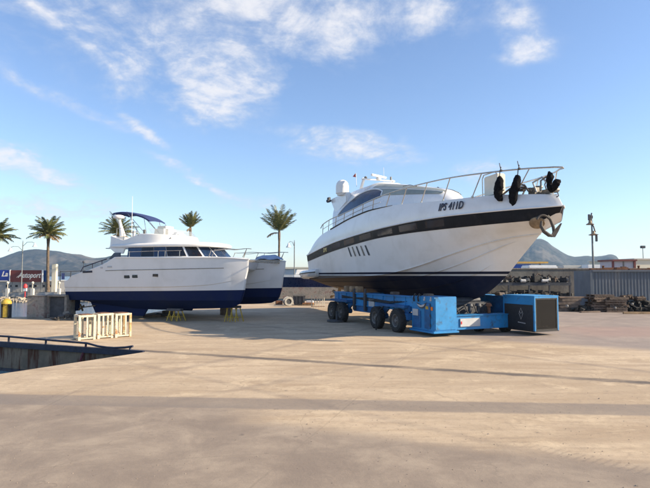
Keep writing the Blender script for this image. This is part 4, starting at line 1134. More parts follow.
# bimini
zb_ = pchip([(6.7, 5.14), (7.1, 5.36), (7.7, 5.54), (8.3, 5.66), (8.7, 5.69), (9.1, 5.66), (9.2, 5.60)])
w = MB(); rws = []
for i in range(25):
    s = 6.7 + 2.5 * i / 24
    rws.append([cp(s, b, zb_(s) - .05 * (abs(b) / .65) ** 4 - .01) for b in (.66, .62, .5, .3, 0, -.3, -.5, -.62, -.66)])
w.grid(rws); rw2 = [[(p[0], p[1] * .98, p[2] - (.085 if 0 < i < 24 else .05)) for p in r] for i, r in enumerate(rws)]; w.grid(rw2, flip=True)
w.grid([[r[0] for r in rws], [r[0] for r in rw2]]); w.grid([[r[-1] for r in rws], [r[-1] for r in rw2]]); w.grid([rws[0], rw2[0]]); w.grid([rws[-1], rw2[-1]])
bim = w.build('bimini', NAVY, cat, smooth=50)
for sd in (1, -1):
    for pts in ([(9.15, 5.6), (8.35, 4.28)], [(9.0, 5.6), (8.95, 5.2), (8.2, 4.28)], [(7.1, 5.24), (6.9, 4.4)], [(6.7, 5.0), (6.1, 4.4)], [(8.25, 5.6), (7.0, 4.42)]):
        w = MB(); w.tube([cp(a, sd * .64, b) for a, b in pts], .015, 6); w.build('bimini_pole', STEEL, bim)
w = MB(); w.tube([cp(8.2, 1.4, 4.6), cp(8.2, 1.4, 4.66), cp(6.9, 1.4, 4.62)], .014, 6); w.tube([cp(8.2, 1.4, 4.3), cp(8.2, 1.4, 4.6)], .014, 6); w.build('side_rail', STEEL, cat)
# radar mast
w = MB(); w.tube([cp(8.15, 1.0, 4.25), cp(8.3, 1.0, 4.8), cp(8.42, 1.0, 5.22)], [.17, .09, .06], 12); rm = w.build('radar_post', GELW, cat, smooth=50)
w = MB(); w.lathe([(0.001, 5.22), (.27, 5.24), (.29, 5.28), (.29, 5.34), (.24, 5.39), (.13, 5.42), (0.001, 5.43)], c=cp(8.45, 1.0, 0), n=24); w.build('radar_dome', GELW, rm, smooth=50)
w = MB(); w.tube([cp(7.15, 1.5, 4.1), cp(7.15, 1.5, 5.2), cp(7.15, 1.5, 6.3)], [.018, .014, .009], 6); w.build('aerial', GELW, cat)
w = MB(); w.box(cp(6.9, 1.62, 4.33), (.14, .12, .3)); w.build('stern_light', GELW, fly, bevel=.02)
# rails
def crail(cb, sd, s0, s1, n):
    w = MB(); top = [cp(s0 + (s1 - s0) * i / 12, cb + sd * max(0, hh_(max(0, s0 + (s1 - s0) * i / 12)) - .08), 3.40 + .02 * math.sin(i)) for i in range(13)]
    w.tube(top, .017, 6)
    for i in range(n):
        s = s0 + .25 + (s1 - s0 - .3) * i / max(1, n - 1)
        w.tube([cp(s + .18, cb + sd * (hh_(s + .18) - .08), 3.02), cp(s, cb + sd * max(0, hh_(s) - .08), 3.40)], .015, 6)
    w.build('pulpit_rail', STEEL, cat)
crail(2.05, 1, -.12, 1.6, 2); crail(2.05, -1, -.12, 2.4, 2)
crail(-2.05, 1, -.14, 2.8, 3); crail(-2.05, -1, -.14, 2.8, 3)
w = MB(); w.tube([cp(6.4, 2.6, 3.34), cp(4.5, 2.66, 3.36), cp(3.3, 2.6, 3.36)], .014, 6)
for s in (6.3, 4.6, 4.2, 3.4): w.tube([cp(s, 2.05 + hh_(s) - .15, 3.05), cp(s, 2.05 + hh_(s) - .17, 3.36)], .014, 6)
w.build('side_deck_rail', STEEL, cat)
w = MB(); w.lathe([(0.001, .24), (.30, .22), (.52, .12), (.60, 0)], c=(0, 0, 0), n=20)
w.v = [(x * 1.35 + cp(.95, 0, 0)[0], y + cp(0, -2.0, 0)[1], z + 3.03 + .04 * math.sin(x * 9 + y * 7)) for x, y, z in w.v]
w.build('folded_awning', mat('pale_blue_canvas', (.30, .38, .52), .8, var=.2, vscale=4, bump=.02, bscale=7), cat, smooth=40)

# boat stands: yellow legs under a dark bearer
def stand(name, label, p, rz, H, n=5):
    t = thing(name, label, 'boat stand', (p.x, p.y, 0), rz, 'yellow boat stands under the catamaran')
    w = MB(); w.box((0, 0, H - .05), (.80, .22, .12)); w.build('bearer', DKGREY, t, bevel=.01)
    for i in range(n):
        x = -.36 + .72 * i / (n - 1)
        w = MB(); y = (-1) ** i * .05
        w.tube([(x, y, H - .10), (x * 1.18 + .02 * (-1) ** i, y + (-1) ** i * .18, .02)], .026, 6); w.build('leg', YEL, t)
    for q in (-.2, .2):
        w = MB(); w.tube([(-.40, q * .8, .22), (.40, q * .8, .22)], .012, 6); w.build('brace', YEL, t)
stand('boat_stand', 'yellow legged stand under the middle of the catamaran hull, left of the two', cw(3.75, 2.4, 0), -CA, .60, 7)
stand('boat_stand', 'yellow legged stand under the bow of the catamaran, right of the two', cw(1.0, 1.75, 0), -CA, .76, 7)
def block(name, label, p, size, rz=0, m=WOODO, z=None, grp=None, cat_='timber block', bev=.02):
    w = MB(); w.box((0, 0, size[2] / 2), size)
    o = w.build(name, m, None, bevel=bev); o.location = (p.x, p.y, 0 if z is None else z); o.rotation_euler = (0, 0, rz); tag(o, label, cat_, grp); return o
block('keel_block', 'grey timber block carrying the keel of the near catamaran hull', cw(7.4, 2.05, 0), (.5, .6, .155), -CA)
block('keel_block', 'grey timber block carrying the keel of the far catamaran hull', cw(7.4, -2.05, 0), (.5, .6, .155), -CA)
block('far_hull_prop', 'stacked timber prop under the bow of the far catamaran hull', cw(3.6, -2.05, 0), (.5, .5, .56), -CA)
block('timber_offcut', 'dark timber offcut lying on the ground under the catamaran bow', gp(152, 317), (.9, .35, .12), .3)
w = MB(); pts = [(.4 * math.cos(a) + .05 * math.sin(3 * a), .25 * math.sin(a), .05 + .05 * math.sin(2 * a) + .02 * k) for k in range(3) for a in [i * 2 * PI / 14 for i in range(14)]]
w.tube(pts, .045, 8); o = w.build('coiled_hose', DKGREY, None, smooth=60); o.location = gp(164, 316); tag(o, 'dark hose lying coiled on the ground beside the left yellow stand', 'hose')

# ================================================================== LOW STEEL CRADLES IN FRONT
def cradle(label, loc, rz, W=.50, D=.55, H=.84, bars=2, rusty=False):
    t = thing('steel_cradle', label, 'steel cradle', loc, rz, 'cream steel cradles by the dock basin')
    for x in (-W / 2, W / 2):
        for y in (-D / 2, D / 2):
            w = MB(); w.box((x, y, H / 2), (.085, .07, H)); w.build('post', CREAMR if not (rusty and x > 0) else mat('rusted_cream_post', (.42, .27, .12), .8, var=.3, vscale=6, col2=(.55, .48, .34), c2=(.5, .6), c2scale=4), t, bevel=.006)
    w = MB()
    for y in (-D / 2, D / 2):
        w.box((0, y, H - .035), (W - .086, .066, .07)); w.box((0, y, .06), (W - .086, .05, .05))
    for x in (-W / 2, W / 2):
        w.box((x * .985, 0, H - .035), (.094, D - .05, .064)); w.box((x * .985, 0, .06), (.094, D - .03, .046))
    w.build('frame', CREAMR, t, bevel=.005, merge=False)
    for i in range(bars):
        for y in (-D / 2, D / 2):
            x = -W / 2 + W * (i + 1) / (bars + 1)
            w = MB(); w.box((x, y, H / 2 + .01), (.055, .045, H - .16)); w.build('bar', CREAMR, t, bevel=.004)
    w = MB(); w.box((0, 0, H + .012), (W * .7, D * .8, .02), rz=.08); w.build('top_plate', RUST, t)
A0 = gp(82, 340.5); B0 = gp(127, 337)
dv = (B0 - A0); ang = math.atan2(dv.y, dv.x); u_ = dv.normalized(); v_ = Vector((-u_.y, u_.x, 0))
cradle('leftmost cream steel cradle of three, rusty along its top', A0 + u_ * .17 + v_ * .30, ang - .04, W=.48, bars=1)
cradle('middle cream steel cradle of three, with the whitest posts', A0 + u_ * .78 + v_ * .34, ang + .02, W=.46, D=.5, H=.86, bars=2)
cradle('rightmost cream steel cradle of three, with a rust brown post', A0 + u_ * 1.38 + v_ * .32, ang + .03, W=.50, bars=2, rusty=True)

# ================================================================== DOCK BASIN EDGE
C3 = Vector((-5.15, 15.18, 0)); E3 = Vector((-25.0, 22.9, 0)); de = (E3 - C3).normalized(); dn = Vector((de.y, -de.x, 0))
if dn.y > 0: dn = -dn                               # into the basin
bang = math.atan2(de.y, de.x)
w = MB(); w.bar(C3 + dn * .05 + Vector((0, 0, -.045)), E3 + dn * .05 + Vector((0, 0, -.045)), .10, .17); tag(w.build('basin_edge_beam', NAVYS, None, bevel=.01), 'navy painted steel beam capping the wall of the dock basin', 'edge beam')
brl = thing('basin_rail', 'low dark blue bent steel rail along the dock basin edge', 'rail', (C3.x, C3.y, 0), bang)
def near_edge(px, z):        # distance along the beam where the photo shows px
    for i in range(4000):
        d = i * .005; p = C3 + de * d
        if 325 + 525 * p.x / (p.y * CT + (z - CAM_H) * ST) <= px: return d
    return 20
def ez(px, py):
    d = near_edge(px, .2); p = C3 + de * d
    return d, max(.06, at(px, py, p.y).z)
prs = [ez(133, 346.3), ez(125, 347.5), ez(114, 349.2), ez(107, 348.7), ez(98, 346.2), ez(87, 343.2), ez(46, 339.8), ez(9, 336.6)]
prs.append((prs[-1][0] + 4, prs[-1][1])); prs.append((prs[-1][0] + 8, prs[-1][1]))
w = MB(); w.tube([(a, -.0, b) for a, b in prs], .032, 8); w.build('top_rail', NAVYS, brl, smooth=60)
for i, px in enumerate((131, 86, 46, 9, -30, -70, -110)):
    d, z = ez(px, [346.5, 343, 339.8, 336.6, 333.5, 331, 328][i])
    if px < 0: z = prs[-1][1]
    w = MB(); w.tube([(d, 0, -.02), (d + (.04 if px == 131 else 0), 0, z)], .032, 8); w.build('post', NAVYS, brl)
d, z = ez(86, 343)
w = MB(); w.tube([(d, .0, .05), (d + .03, .10, -.2), (d + .16, .12, -.62)], .035, 8); w.build('ladder_pipe', mat('faded_red_paint', (.13, .03, .035), .8, var=.3, vscale=8), brl)

# ================================================================== LEFT QUAY: concrete blocks, bollard
pA = gp(28, 318.5); pB = gp(46, 318)
t = thing('concrete_block', 'square rough stone block on the quay edge, under the tallest left palm', 'concrete block', ((pA.x + pB.x) / 2, pA.y + .5, 0), R(-3))
w = MB(); w.box((0, 0, .56), (.93, .95, 1.12)); w.build('body', CONC, t, bevel=.03)
w = MB(); w.box((0, 0, 1.14), (.98, 1.0, .05)); w.build('cap', CONC, t, bevel=.01)
t = thing('concrete_shelter', 'dark open fronted concrete box beside the stone block', 'concrete box', (pB.x + .60, pA.y + .65, 0), R(-3))
w = MB(); w.box((0, .4, .58), (.94, .12, 1.08)); w.box((0, -.02, 1.14), (1.04, .98, .09)); w.box((.47, 0, .56), (.13, .92, 1.08)); w.box((-.46, 0, .56), (.08, .92, 1.08)); w.build('shell', CONC, t, bevel=.01, merge=False)
w = MB(); w.box((-.02, -.28, .54), (.80, .04, 1.04)); w.build('steel_door', DKGREY, t)
w = MB(); w.box((.56, -.46, .18), (.34, .34, .36), rz=.3); w.build('rubble', CONC, t, bevel=.05)
pC = gp(6, 318)
t = thing('power_pedestal', 'yellow pedestal with domed cap and black edges on the quay', 'pedestal', (pC.x, pC.y, 0), R(4))
w = MB(); w.box((0, 0, .36), (.26, .22, .66)); w.build('body', YEL, t, bevel=.02)
for x in (-.17, .17):
    w = MB(); w.box((x, 0, .36), (.08, .26, .72)); w.build('side_post', RUBBER, t, bevel=.01)
w = MB(); w.lathe([(0.001, 1.0), (.1, .98), (.2, .90), (.25, .80), (.25, .72), (0.001, .72)], n=20); w.build('cap', YEL, t, smooth=50)
# debris heap behind the stern
def heap(name, label, p, sx, sy, sz, m, seed, cat_='heap', n=26, size=(.1, .35)):
    rr = random.Random(seed); w = MB()
    for i in range(n):
        a = rr.random() * 2 * PI; r_ = rr.random() ** .6
        x, y = math.cos(a) * r_ * sx, math.sin(a) * r_ * sy
        z = rr.random() * sz * (1 - r_ * .75)
        q = Matrix.Rotation(rr.random() * 3, 3, 'Z') @ Matrix.Rotation(rr.uniform(-.5, .5), 3, 'X')
        L = rr.uniform(*size)
        w.box((x, y, z + .04), (L, L * rr.uniform(.25, .8), L * rr.uniform(.15, .5)), rot=q)
    o = w.build(name, m, None, bevel=0, merge=False, smooth=0); o.location = (p.x, p.y, p.z); tag(o, label, cat_, kind='stuff')
    return o
heap('rubble_heap', 'low dark heap of rubble on the quay behind the catamaran stern', gp(69, 320), .8, .4, .25, mat('dark_rubble', (.07, .065, .06), .95, var=.4, vscale=6), 3, 'rubble')
block('concrete_beam', 'sunlit sandy concrete block under the stern of the catamaran', gp(117, 314), (.95, 1.3, .42), R(12), mat('sandy_concrete', (.42, .33, .22), .9, var=.15, vscale=3), cat_='concrete block')
block('concrete_step', 'low sandy concrete slab lying under the catamaran, right of the sunlit block', gp(131, 313.5), (1.2, .9, .22), R(5), mat('sandy_concrete', (.4, .32, .22)), cat_='concrete slab')
#SECTION4
# ================================================================== PALMS
LEAF = bpy.data.materials.new('palm_leaf'); LEAF.use_nodes = True
n = NG(LEAF.node_tree); b = LEAF.node_tree.nodes['Principled BSDF']
t_ = n.node('ShaderNodeTexCoord').outputs['Object']
n.put(b.inputs['Base Color'], n.mix(n.ss(n.noise(t_, 1.6, 4), .35, .65), (0.06, 0.085, 0.025), (0.19, 0.175, 0.06)))
b.inputs['Roughness'].default_value = .6; b.inputs['Specular IOR Level'].default_value = .3
DRYL = mat('dry_palm_leaf', (0.22, 0.15, 0.07), .9, var=.3, vscale=3)
TRUNK = mat('palm_trunk', (0.13, 0.095, 0.065), .95, var=.35, vscale=3, bump=.05, bscale=7)
def frond(w, base, az_, el_, L, rr, mi=0, droop=1.0, width=.42):
    """one feathered leaf: an arching rib with leaflets that hang to both sides"""
    N = 9; p = Vector(base); a = el_; pts = [p.copy()]; dirs = []
    st = L / N
    for i in range(N):
        d = Vector((math.cos(az_) * math.cos(a), math.sin(az_) * math.cos(a), math.sin(a)))
        p = p + d * st; pts.append(p.copy()); dirs.append(d); a -= droop * (.05 + .17 * (i / N) ** 1.3)
    side = Vector((-math.sin(az_), math.cos(az_), 0))
    w.tube(pts, [.03 * (1 - .85 * i / N) for i in range(N + 1)], 4, mi, caps=False)
    NL = 22
    for i in range(NL):
        k = .12 + .88 * i / NL; j = min(N - 1, int(k * N)); q = pts[j].lerp(pts[j + 1], k * N - j); d = dirs[j]
        up = side.cross(d)
        wl = width * L * .62 * math.sin(PI * (.15 + .8 * k)) ** .8 * rr.uniform(.85, 1.1)
        for sg in (1, -1):
            v = (side * sg * .75 + d * .75 + up * rr.uniform(.0, .35)).normalized()
            tip = q + v * wl - Vector((0, 0, .22 * wl)); hw = d * .045
            w.add([q - hw, q + hw, q.lerp(tip, .6) + hw * .8, tip, q.lerp(tip, .6) - hw * .8], [(0, 1, 2, 3, 4)], mi)
def palm(name, label, loc, H, Lf, spread, seed, dry=4, nf=46, r0=.28, grp='palm trees along the far quay', dr=(.55, 1.15)):
    rr = random.Random(seed)
    t = thing(name, label, 'palm tree', loc, rr.random() * 6, grp)
    w = MB(); N = 22; pts = []; rad = []
    for i in range(N + 1):
        k = i / N
        pts.append((.12 * math.sin(k * 2.2 + seed), .1 * math.sin(k * 1.7), H * k))
        rad.append(r0 * .85 * (1.25 - .35 * min(1, k * 4)) * (1 - .18 * k) * (1 + .06 * (i % 2)) * (1.0 if k < .86 else 1.45 - abs(k - .93) * 5))
    w.tube(pts, rad, 12); w.build('trunk', TRUNK, t, smooth=60)
    top = Vector(pts[-1]) - Vector((0, 0, .15)); w = MB()
    for i in range(nf):
        k = (i + .5) / nf
        el_ = R(86) - (R(86) - R(spread)) * k ** .8 + rr.uniform(-.1, .1)
        frond(w, top + Vector((0, 0, .25 * (1 - k))), i * 2.39996 + rr.uniform(-.2, .2), el_, Lf * rr.uniform(.82, 1.08), rr, 0, droop=rr.uniform(*dr))
    for i in range(dry): frond(w, top - Vector((0, 0, .1)), rr.random() * 6.28, R(rr.uniform(-20, 15)), Lf * rr.uniform(.6, .9), rr, 1, droop=1.2)
    w.build('crown', [LEAF, DRYL], t, smooth=0, merge=False)
    return t
FQ = -.3
def fq(px, Y): p = at(px, 280, Y); return (p.x, Y, FQ)
palm('palm_tree', 'tall palm in front of the dark red billboard, its trunk in full view', fq(48.5, 62), at(0, 234, 62).z - FQ, 2.45, 5, 3, dry=5, r0=.22, nf=36)
palm('palm_tree', 'palm cut by the left edge of the photo, only its right fronds showing', fq(-5, 62), at(0, 236, 62).z - FQ, 2.6, 0, 11, dry=5, r0=.24)
palm('palm_tree', 'palm whose crown shows under the blue sunshade of the catamaran', fq(117.5, 70), at(0, 233, 70).z - FQ, 2.9, 12, 5, dry=5, r0=.24, nf=34)
palm('palm_tree', 'palm rising behind the middle of the catamaran, narrow crown', fq(190.5, 78), at(0, 227, 78).z - FQ, 2.4, 38, 8, dry=1, nf=26, r0=.22, dr=(.2, .6))
palm('palm_tree', 'palm with a fan shaped crown behind the catamaran bow, right of all palms', fq(278.5, 66), at(0, 231, 66).z - FQ, 3.2, 42, 9, dry=1, nf=26, r0=.19, dr=(.2, .6))

# ================================================================== STREET LAMPS
def lamp(label, loc, H, arms, grp=None, r=.07, head='bell'):
    t = thing('street_lamp', label, 'street lamp', loc, 0, grp)
    w = MB(); w.tube([(0, 0, 0), (0, 0, .6), (0, 0, .65), (0, 0, H)], [r * 1.5, r * 1.4, r, r * .7], 10); w.lathe([(0.001, H + .25), (.04, H + .1), (.02, H), (.06, H - .04)], n=10); w.build('pole', LAMPM, t)
    for (dx, z, out_) in arms:
        w = MB(); w.tube([(0, 0, z - .4), (dx * .35, 0, z + .12), (dx * .75, 0, z + .16), (dx, 0, z)], .03, 6); a = w.build('arm', LAMPM, t, smooth=60)
        w = MB(); w.lathe([(0.001, z + .05), (.06, z), (.10, z - .12), (.2, z - .32), (.30, z - .46), (.28, z - .47), (0.001, z - .44)], c=(dx, 0, 0), n=16); w.build('lamp_shade', GELW if head == 'bell' else DULL, a, smooth=50)
p = at(21.3, 290, 66); lamp('two armed street lamp between the billboards and the left palm', (p.x, 66, FQ), at(0, 242, 66).z - FQ, [(-1.55, at(0, 247.6, 66).z - FQ, 1), (1.5, at(0, 243.2, 66).z - FQ, 1)])
p = at(294.3, 275, 56); lamp('single armed street lamp standing between the two boats', (p.x, 56, 0 if p.x > -2 else 0), at(0, 242, 56).z, [(-.62, at(0, 243.0, 56).z, 1)])
# quay lamp with two lanterns, right
p = at(593.3, 267, 47); H = at(592, 217, 47).z
t = thing('street_lamp', 'tall harbour lamp post with two lanterns behind the shipping container', 'street lamp', (p.x, 47, 0), 0)
w = MB(); w.tube([(0, 0, 0), (0, 0, 3), (-.03, 0, H)], [.11, .09, .06], 10); w.build('pole', LAMPM, t)
for dx, py, fl in ((-.18, 223, 1), (.20, 233.5, -1)):
    z = at(0, py, 47).z
    w = MB(); w.tube([(0, 0, z + .9), (dx * .6, -.05, z + .6), (dx * 1.2, -.08, z + .1)], .06, 6); a = w.build('bracket', DKGREY, t)
    w = MB(); w.lathe([(0.001, z + .25), (.12, z + .2), (.14, z), (.34 + (.1 if fl < 0 else 0), z - .12), (.32, z - .17), (0.001, z - .15)], c=(dx * (1.2 if fl > 0 else .3), -.08, 0), n=14); w.build('lamp_shade', BRONZE, a, smooth=40)
    w = MB(); w.box((dx * 1.6, -.08, z - (.45 if fl < 0 else -.5)), (.16, .16, .55)); w.build('ballast_box', DKGREY, a, bevel=.02)
w = MB(); w.lathe([(0.001, H + .2), (.1, H + .1), (.09, H - .1), (.05, H - .15)], n=10); w.build('finial', DKGREY, t)
p = at(643.3, 262, 90)
t = thing('street_lamp', 'thin distant lamp pole above the cream warehouse at the right edge', 'street lamp', (p.x, 90, 0)); H = at(0, 247, 90).z
w = MB(); w.tube([(0, 0, 0), (0, 0, H)], [.08, .05], 8); w.build('pole', LAMPM, t)
w = MB(); w.box((0, 0, H), (.7, .5, .45)); w.build('lamp_head', DKGREY, t, bevel=.05)

# ================================================================== FAR QUAY: port building, billboards, balustrade
pb = thing('port_building', 'long low grey port building with a row of small dark windows across the water', 'building', (at(0, 280, 74).x - 6, 74, FQ))
zr = at(0, 281.5, 74).z - FQ
W_ = at(68, 280, 74).x - at(0, 280, 74).x + 6
GREYW = mat('grey_render', (0.37, 0.36, 0.34), .9, var=.1, vscale=.6)
w = MB(); w.box((W_ / 2, 3, zr / 2), (W_, 6, zr)); w.build('wall', GREYW, pb)
w = MB(); w.box((W_ / 2, 3, zr + .06), (W_ + .3, 6.3, .14)); w.build('roof', PALEC, pb)
for px in (-6, -1.5, 7.3, 11.8, 16.6, 25.5, 30.5, 35.5, 44.3, 50, 55.5, 62):
    x = at(px, 285, 74).x - pb.location.x
    w = MB(); w.box((x, -.02, at(0, 286, 74).z - FQ), (.33, .06, .28)); w.build('window', GLASS, pb)
def billboard(name, label, px0, px1, py0, py1, Y, m, frame=True):
    a = at(px0, py1, Y); b_ = at(px1, py0, Y); zb_2 = a.z - FQ; W2 = b_.x - a.x; H2 = b_.z - a.z
    t = thing(name, label, 'billboard', ((a.x + b_.x) / 2, Y, FQ))
    w = MB(); w.box((0, 0, zb_2 + H2 / 2), (W2, .12, H2)); w.build('panel', m, t, bevel=.01)
    for x in (-W2 / 2 + .2, W2 / 2 - .2):
        w = MB(); w.box((x, .14, (zb_2 + H2) / 2), (.12, .12, zb_2 + H2 - .1)); w.build('post', LAMPM, t)
    if frame:
        for x in (-W2 / 2 - .05, W2 / 2 + .05):
            w = MB(); w.box((x, -.02, zb_2 + H2 / 2), (.11, .2, H2 + .1)); w.build('frame', WHITEP, t)
    return t, zb_2, W2, H2
LETW = mat('white_lettering', (.72, .69, .62), .6)
t, z0, W2, H2 = billboard('billboard', 'dark red billboard with flowing white lettering, behind the left palm', 10.3, 42.3, 270.2, 282, 71, MAROON)
text('lettering', 'Autoport', 1.0, LETW, t, frame_mat((.42, -.07, z0 + H2 * .56), (1, 0, 0), (0, 0, 1)) @ Matrix.Diagonal((.78, 1, 1, 1)), shear=.35, bold=.025, extrude=.01)
w = MB(); w.tube([(-1.25, -.09, z0 + H2 * .38), (-1.0, -.09, z0 + H2 * .52), (-.7, -.09, z0 + H2 * .6)], .03, 5); w.build('flourish', LETW, t)
t, z0, W2, H2 = billboard('billboard', 'blue billboard with a white letter, at the left edge of the photo', -9, 9.6, 270, 280.5, 71, BILLB, frame=False)
text('lettering', 'La', .95, LETW, t, frame_mat((W2 / 2 - .62, -.07, z0 + H2 * .60), (1, 0, 0), (0, 0, 1)), shear=.3, bold=.02, extrude=.01)
billboard('billboard', 'narrow blue board half hidden behind the left palm trunk', 43.6, 47.8, 270.4, 281.8, 71.5, mat('dull_blue_board', (.012, .06, .2), .5), frame=False)
p = at(54.6, 280, 70); w = MB(); w.box((0, 0, (at(0, 264, 70).z - FQ) / 2), (.55, .55, at(0, 264, 70).z - FQ)); o = w.build('gate_pillar', CREAMW, None, bevel=.03); o.location = (p.x, 70, FQ); tag(o, 'tall cream pillar just right of the left palm trunk', 'pillar')
# white posts along the balustrade
bal = thing('balustrade', 'low grey railing wall along the edge of the far quay', 'railing', (at(30, 290, 60.5).x, 60.5, FQ))
w = MB(); w.box((0, 0, at(0, 292.5, 60).z - FQ), (16, .08, .08)); w.build('top_rail', DULL, bal)
w = MB(); w.box((0, 0, .25), (16, .2, .5)); w.build('wall', GREYW, bal)
for k in range(41):
    w = MB(); w.box((-7.9 + k * .395, 0, .6), (.04, .04, .45)); w.build('baluster', DULL, bal)
for px, lb in ((7.5, 'white post on the far quay below the blue billboard'), (32.5, 'white post on the far quay below the dark red billboard'), (59, 'white post on the far quay close to the catamaran stern')):
    p = at(px, 290, 60.1); t = thing('quay_post', lb, 'post', (p.x, 60.1, FQ), 0, 'white posts on the far quay')
    w = MB(); w.box((0, 0, .48), (.34, .34, .96)); w.build('shaft', PALEC, t, bevel=.03)
    w = MB(); w.cyl((0, 0, .96), (0, 0, at(0, 283.5, 60).z - FQ), .035, 8); w.lathe([(0.001, .32), (.1, .28), (.15, .15), (.1, .03), (0.001, 0)], c=(0, 0, at(0, 284.2, 60).z - FQ), n=12); w.build('globe_lamp', CREAMW, t)
p = at(25.6, 290, 60); t = thing('life_ring_stand', 'red and white marker stand on the far quay below the red billboard', 'marker', (p.x, 59.9, FQ))
zz = at(0, 290, 60).z - FQ
w = MB(); w.cyl((0, 0, 0), (0, 0, zz + .1), .06, 8); w.build('post', REDP, t)
w = MB(); w.box((0, 0, zz + .05), (.38, .14, .34)); w.build('white_panel', WHITEP, t)
w = MB(); w.lathe([(0.001, zz + .72), (.12, zz + .68), (.22, zz + .5), (.22, zz + .24), (0.001, zz + .23)], n=14); w.build('red_head', REDP, t)
# riprap along the far quay
rr = random.Random(5); w = MB()
for k in range(420):
    x = rr.uniform(-50, -12.5); q = rr.random()
    w.box((x, 58.9 - q * 1.1, -.35 - q * .55), (rr.uniform(.25, .6), rr.uniform(.25, .5), rr.uniform(.2, .4)), rot=Matrix.Rotation(rr.random() * 3, 3, 'Z') @ Matrix.Rotation(rr.uniform(-.4, .4), 3, 'X'))
o = w.build('riprap', mat('sandy_rock', (.36, .31, .24), .95, var=.4, vscale=2), None, bevel=0, merge=False, smooth=0); tag(o, 'pale rocks piled along the foot of the far quay', 'rocks', kind='stuff')
# clutter between palm and the stern
def small_boat(name, label, p, rz, L, B, Hh, m_h, m_top, z=0.0, cabin=True):
    t = thing(name, label, 'boat', (p[0], p[1], z), rz)
    w = MB(); rows = []
    for i in range(15):
        k = i / 14; x = L / 2 - L * k; hb = B / 2 * min(1, (k * 3.2) ** .6 + .02); sh = Hh * (1 + .25 * (1 - k) ** 2)
        rows.append([(x + .15 * (1 - k), 0, .1 * (1 - k)), (x + .1 * (1 - k), -hb * .75, Hh * .25), (x + .12 * (1 - k), -hb, sh), (x, -hb * .93, sh), (x, 0, sh * .98), (x, hb * .93, sh), (x + .12 * (1 - k), hb, sh), (x + .1 * (1 - k), hb * .75, Hh * .25)])
    w.grid(rows, closed=True); w.add(rows[-1], [tuple(range(8))]); w.build('hull', m_h, t, smooth=40)
    if cabin:
        w = MB(); w.box((-L * .02, 0, Hh + .32), (L * .42, B * .68, .66), taper=.8); c = w.build('cabin', m_top, t, bevel=.06)
        w = MB(); w.box((-L * .02, 0, Hh + .36), (L * .41, B * .69, .22), taper=.92); w.build('window', GLASS, c)
    return t
p = at(70, 280, 64.5)
p = at(66, 283, 63); t = thing('moored_workboat', 'grey workboat with a dark mast gear seen behind the catamaran stern', 'boat', (p.x, 63.5, FQ), .2)
w = MB(); w.box((0, 0, .9), (2.2, 1.4, 1.5), taper=.85); w.build('wheelhouse', GREYW, t, bevel=.05)
for (a, b, c, d) in ((-.9, 1.6, -.9, 3.0), (.2, 1.6, .3, 2.9), (-.9, 2.9, 1.9, 3.0), (1.2, .3, 2.0, 2.6), (1.6, .4, 2.4, 2.2)):
    w = MB(); w.bar((a, 0, b), (c, 0, d), .09, .09); w.build('gantry_bar', DKGREY, t)
w = MB(); w.box((-.55, -.1, 2.35), (.35, .06, .75)); w.build('navy_flag', NAVY, t)
p = at(83.5, 268, 62); w = MB(); w.tube([(0, 0, 0), (0, 0, at(0, 262, 62).z - FQ)], .03, 6); w.lathe([(.0, .15), (.12, .1), (.15, 0), (.12, -.1), (0, -.15)], c=(0, 0, at(0, 262, 62).z - FQ), n=10)
o = w.build('wind_gauge', DKGREY, None, smooth=50); o.location = (p.x, 62, FQ); tag(o, 'thin pole with a dark ball on top, above the catamaran stern rail', 'pole')

# ================================================================== GAP BETWEEN THE TWO BOATS
p = at(303, 284, 50)
t = thing('navy_motorboat', 'navy hulled boat with white upperworks moored between the two big boats', 'boat', (p.x + 1.2, 50, 0), R(184))
zt1 = at(0, 278, 50).z; zb1 = at(0, 289, 50).z
w = MB(); rows = []
for i in range(13):
    k = i / 12; x = 3.6 - 6.4 * k; hb = 1.1 * min(1, (k * 3) ** .6 + .02)
    rows.append([(x - .3 * (1 - k), 0, zb1), (x - .2 * (1 - k), -hb * .8, zb1 + .15), (x, -hb, zt1 + .1 * (1 - k)), (x, hb, zt1 + .1 * (1 - k)), (x - .2 * (1 - k), hb * .8, zb1 + .15)])
w.grid(rows, closed=True); w.add(rows[-1], [tuple(range(5))]); w.build('hull', mat('navy_hull_paint', (.012, .016, .05), .3), t, smooth=40)
w = MB(); w.box((-.2, 0, zt1 + .16), (4.6, 1.7, .30)); w.build('deck', GEL, t, bevel=.05)
w = MB(); w.box((.3, 0, zt1 + .55), (3.4, 1.4, .5), taper=.9); w.build('cabin', GELW, t, bevel=.06)
for x in (-1.5, 1.6):
    w = MB(); w.box((x, 0, zb1 / 2), (.3, 1.4, zb1)); w.build('trestle', DULL, t)
p = at(298, 275, 63); a = at(284, 267, 63); b_ = at(330, 277, 63)
t = thing('pale_shed', 'long pale shed with a cream roof edge beyond the navy boat', 'shed', (a.x + 3, 60, 0))
H = at(0, 267.5, 60).z
w = MB(); w.box((0, 2.2, H / 2 - .1), (8.5, 4, H - .2)); w.build('wall', mat('pale_grey_wall', (.5, .5, .5), .8, var=.05), t)
w = MB(); w.box((0, 2.2, H - .05), (8.9, 4.4, .2)); w.build('roof', CREAMW, t)
for x in (-2.6, -1.4, -.2): 
    w = MB(); w.box((x, .18, H * .5), (.9, .06, .5)); w.build('shutter', DULL, t)
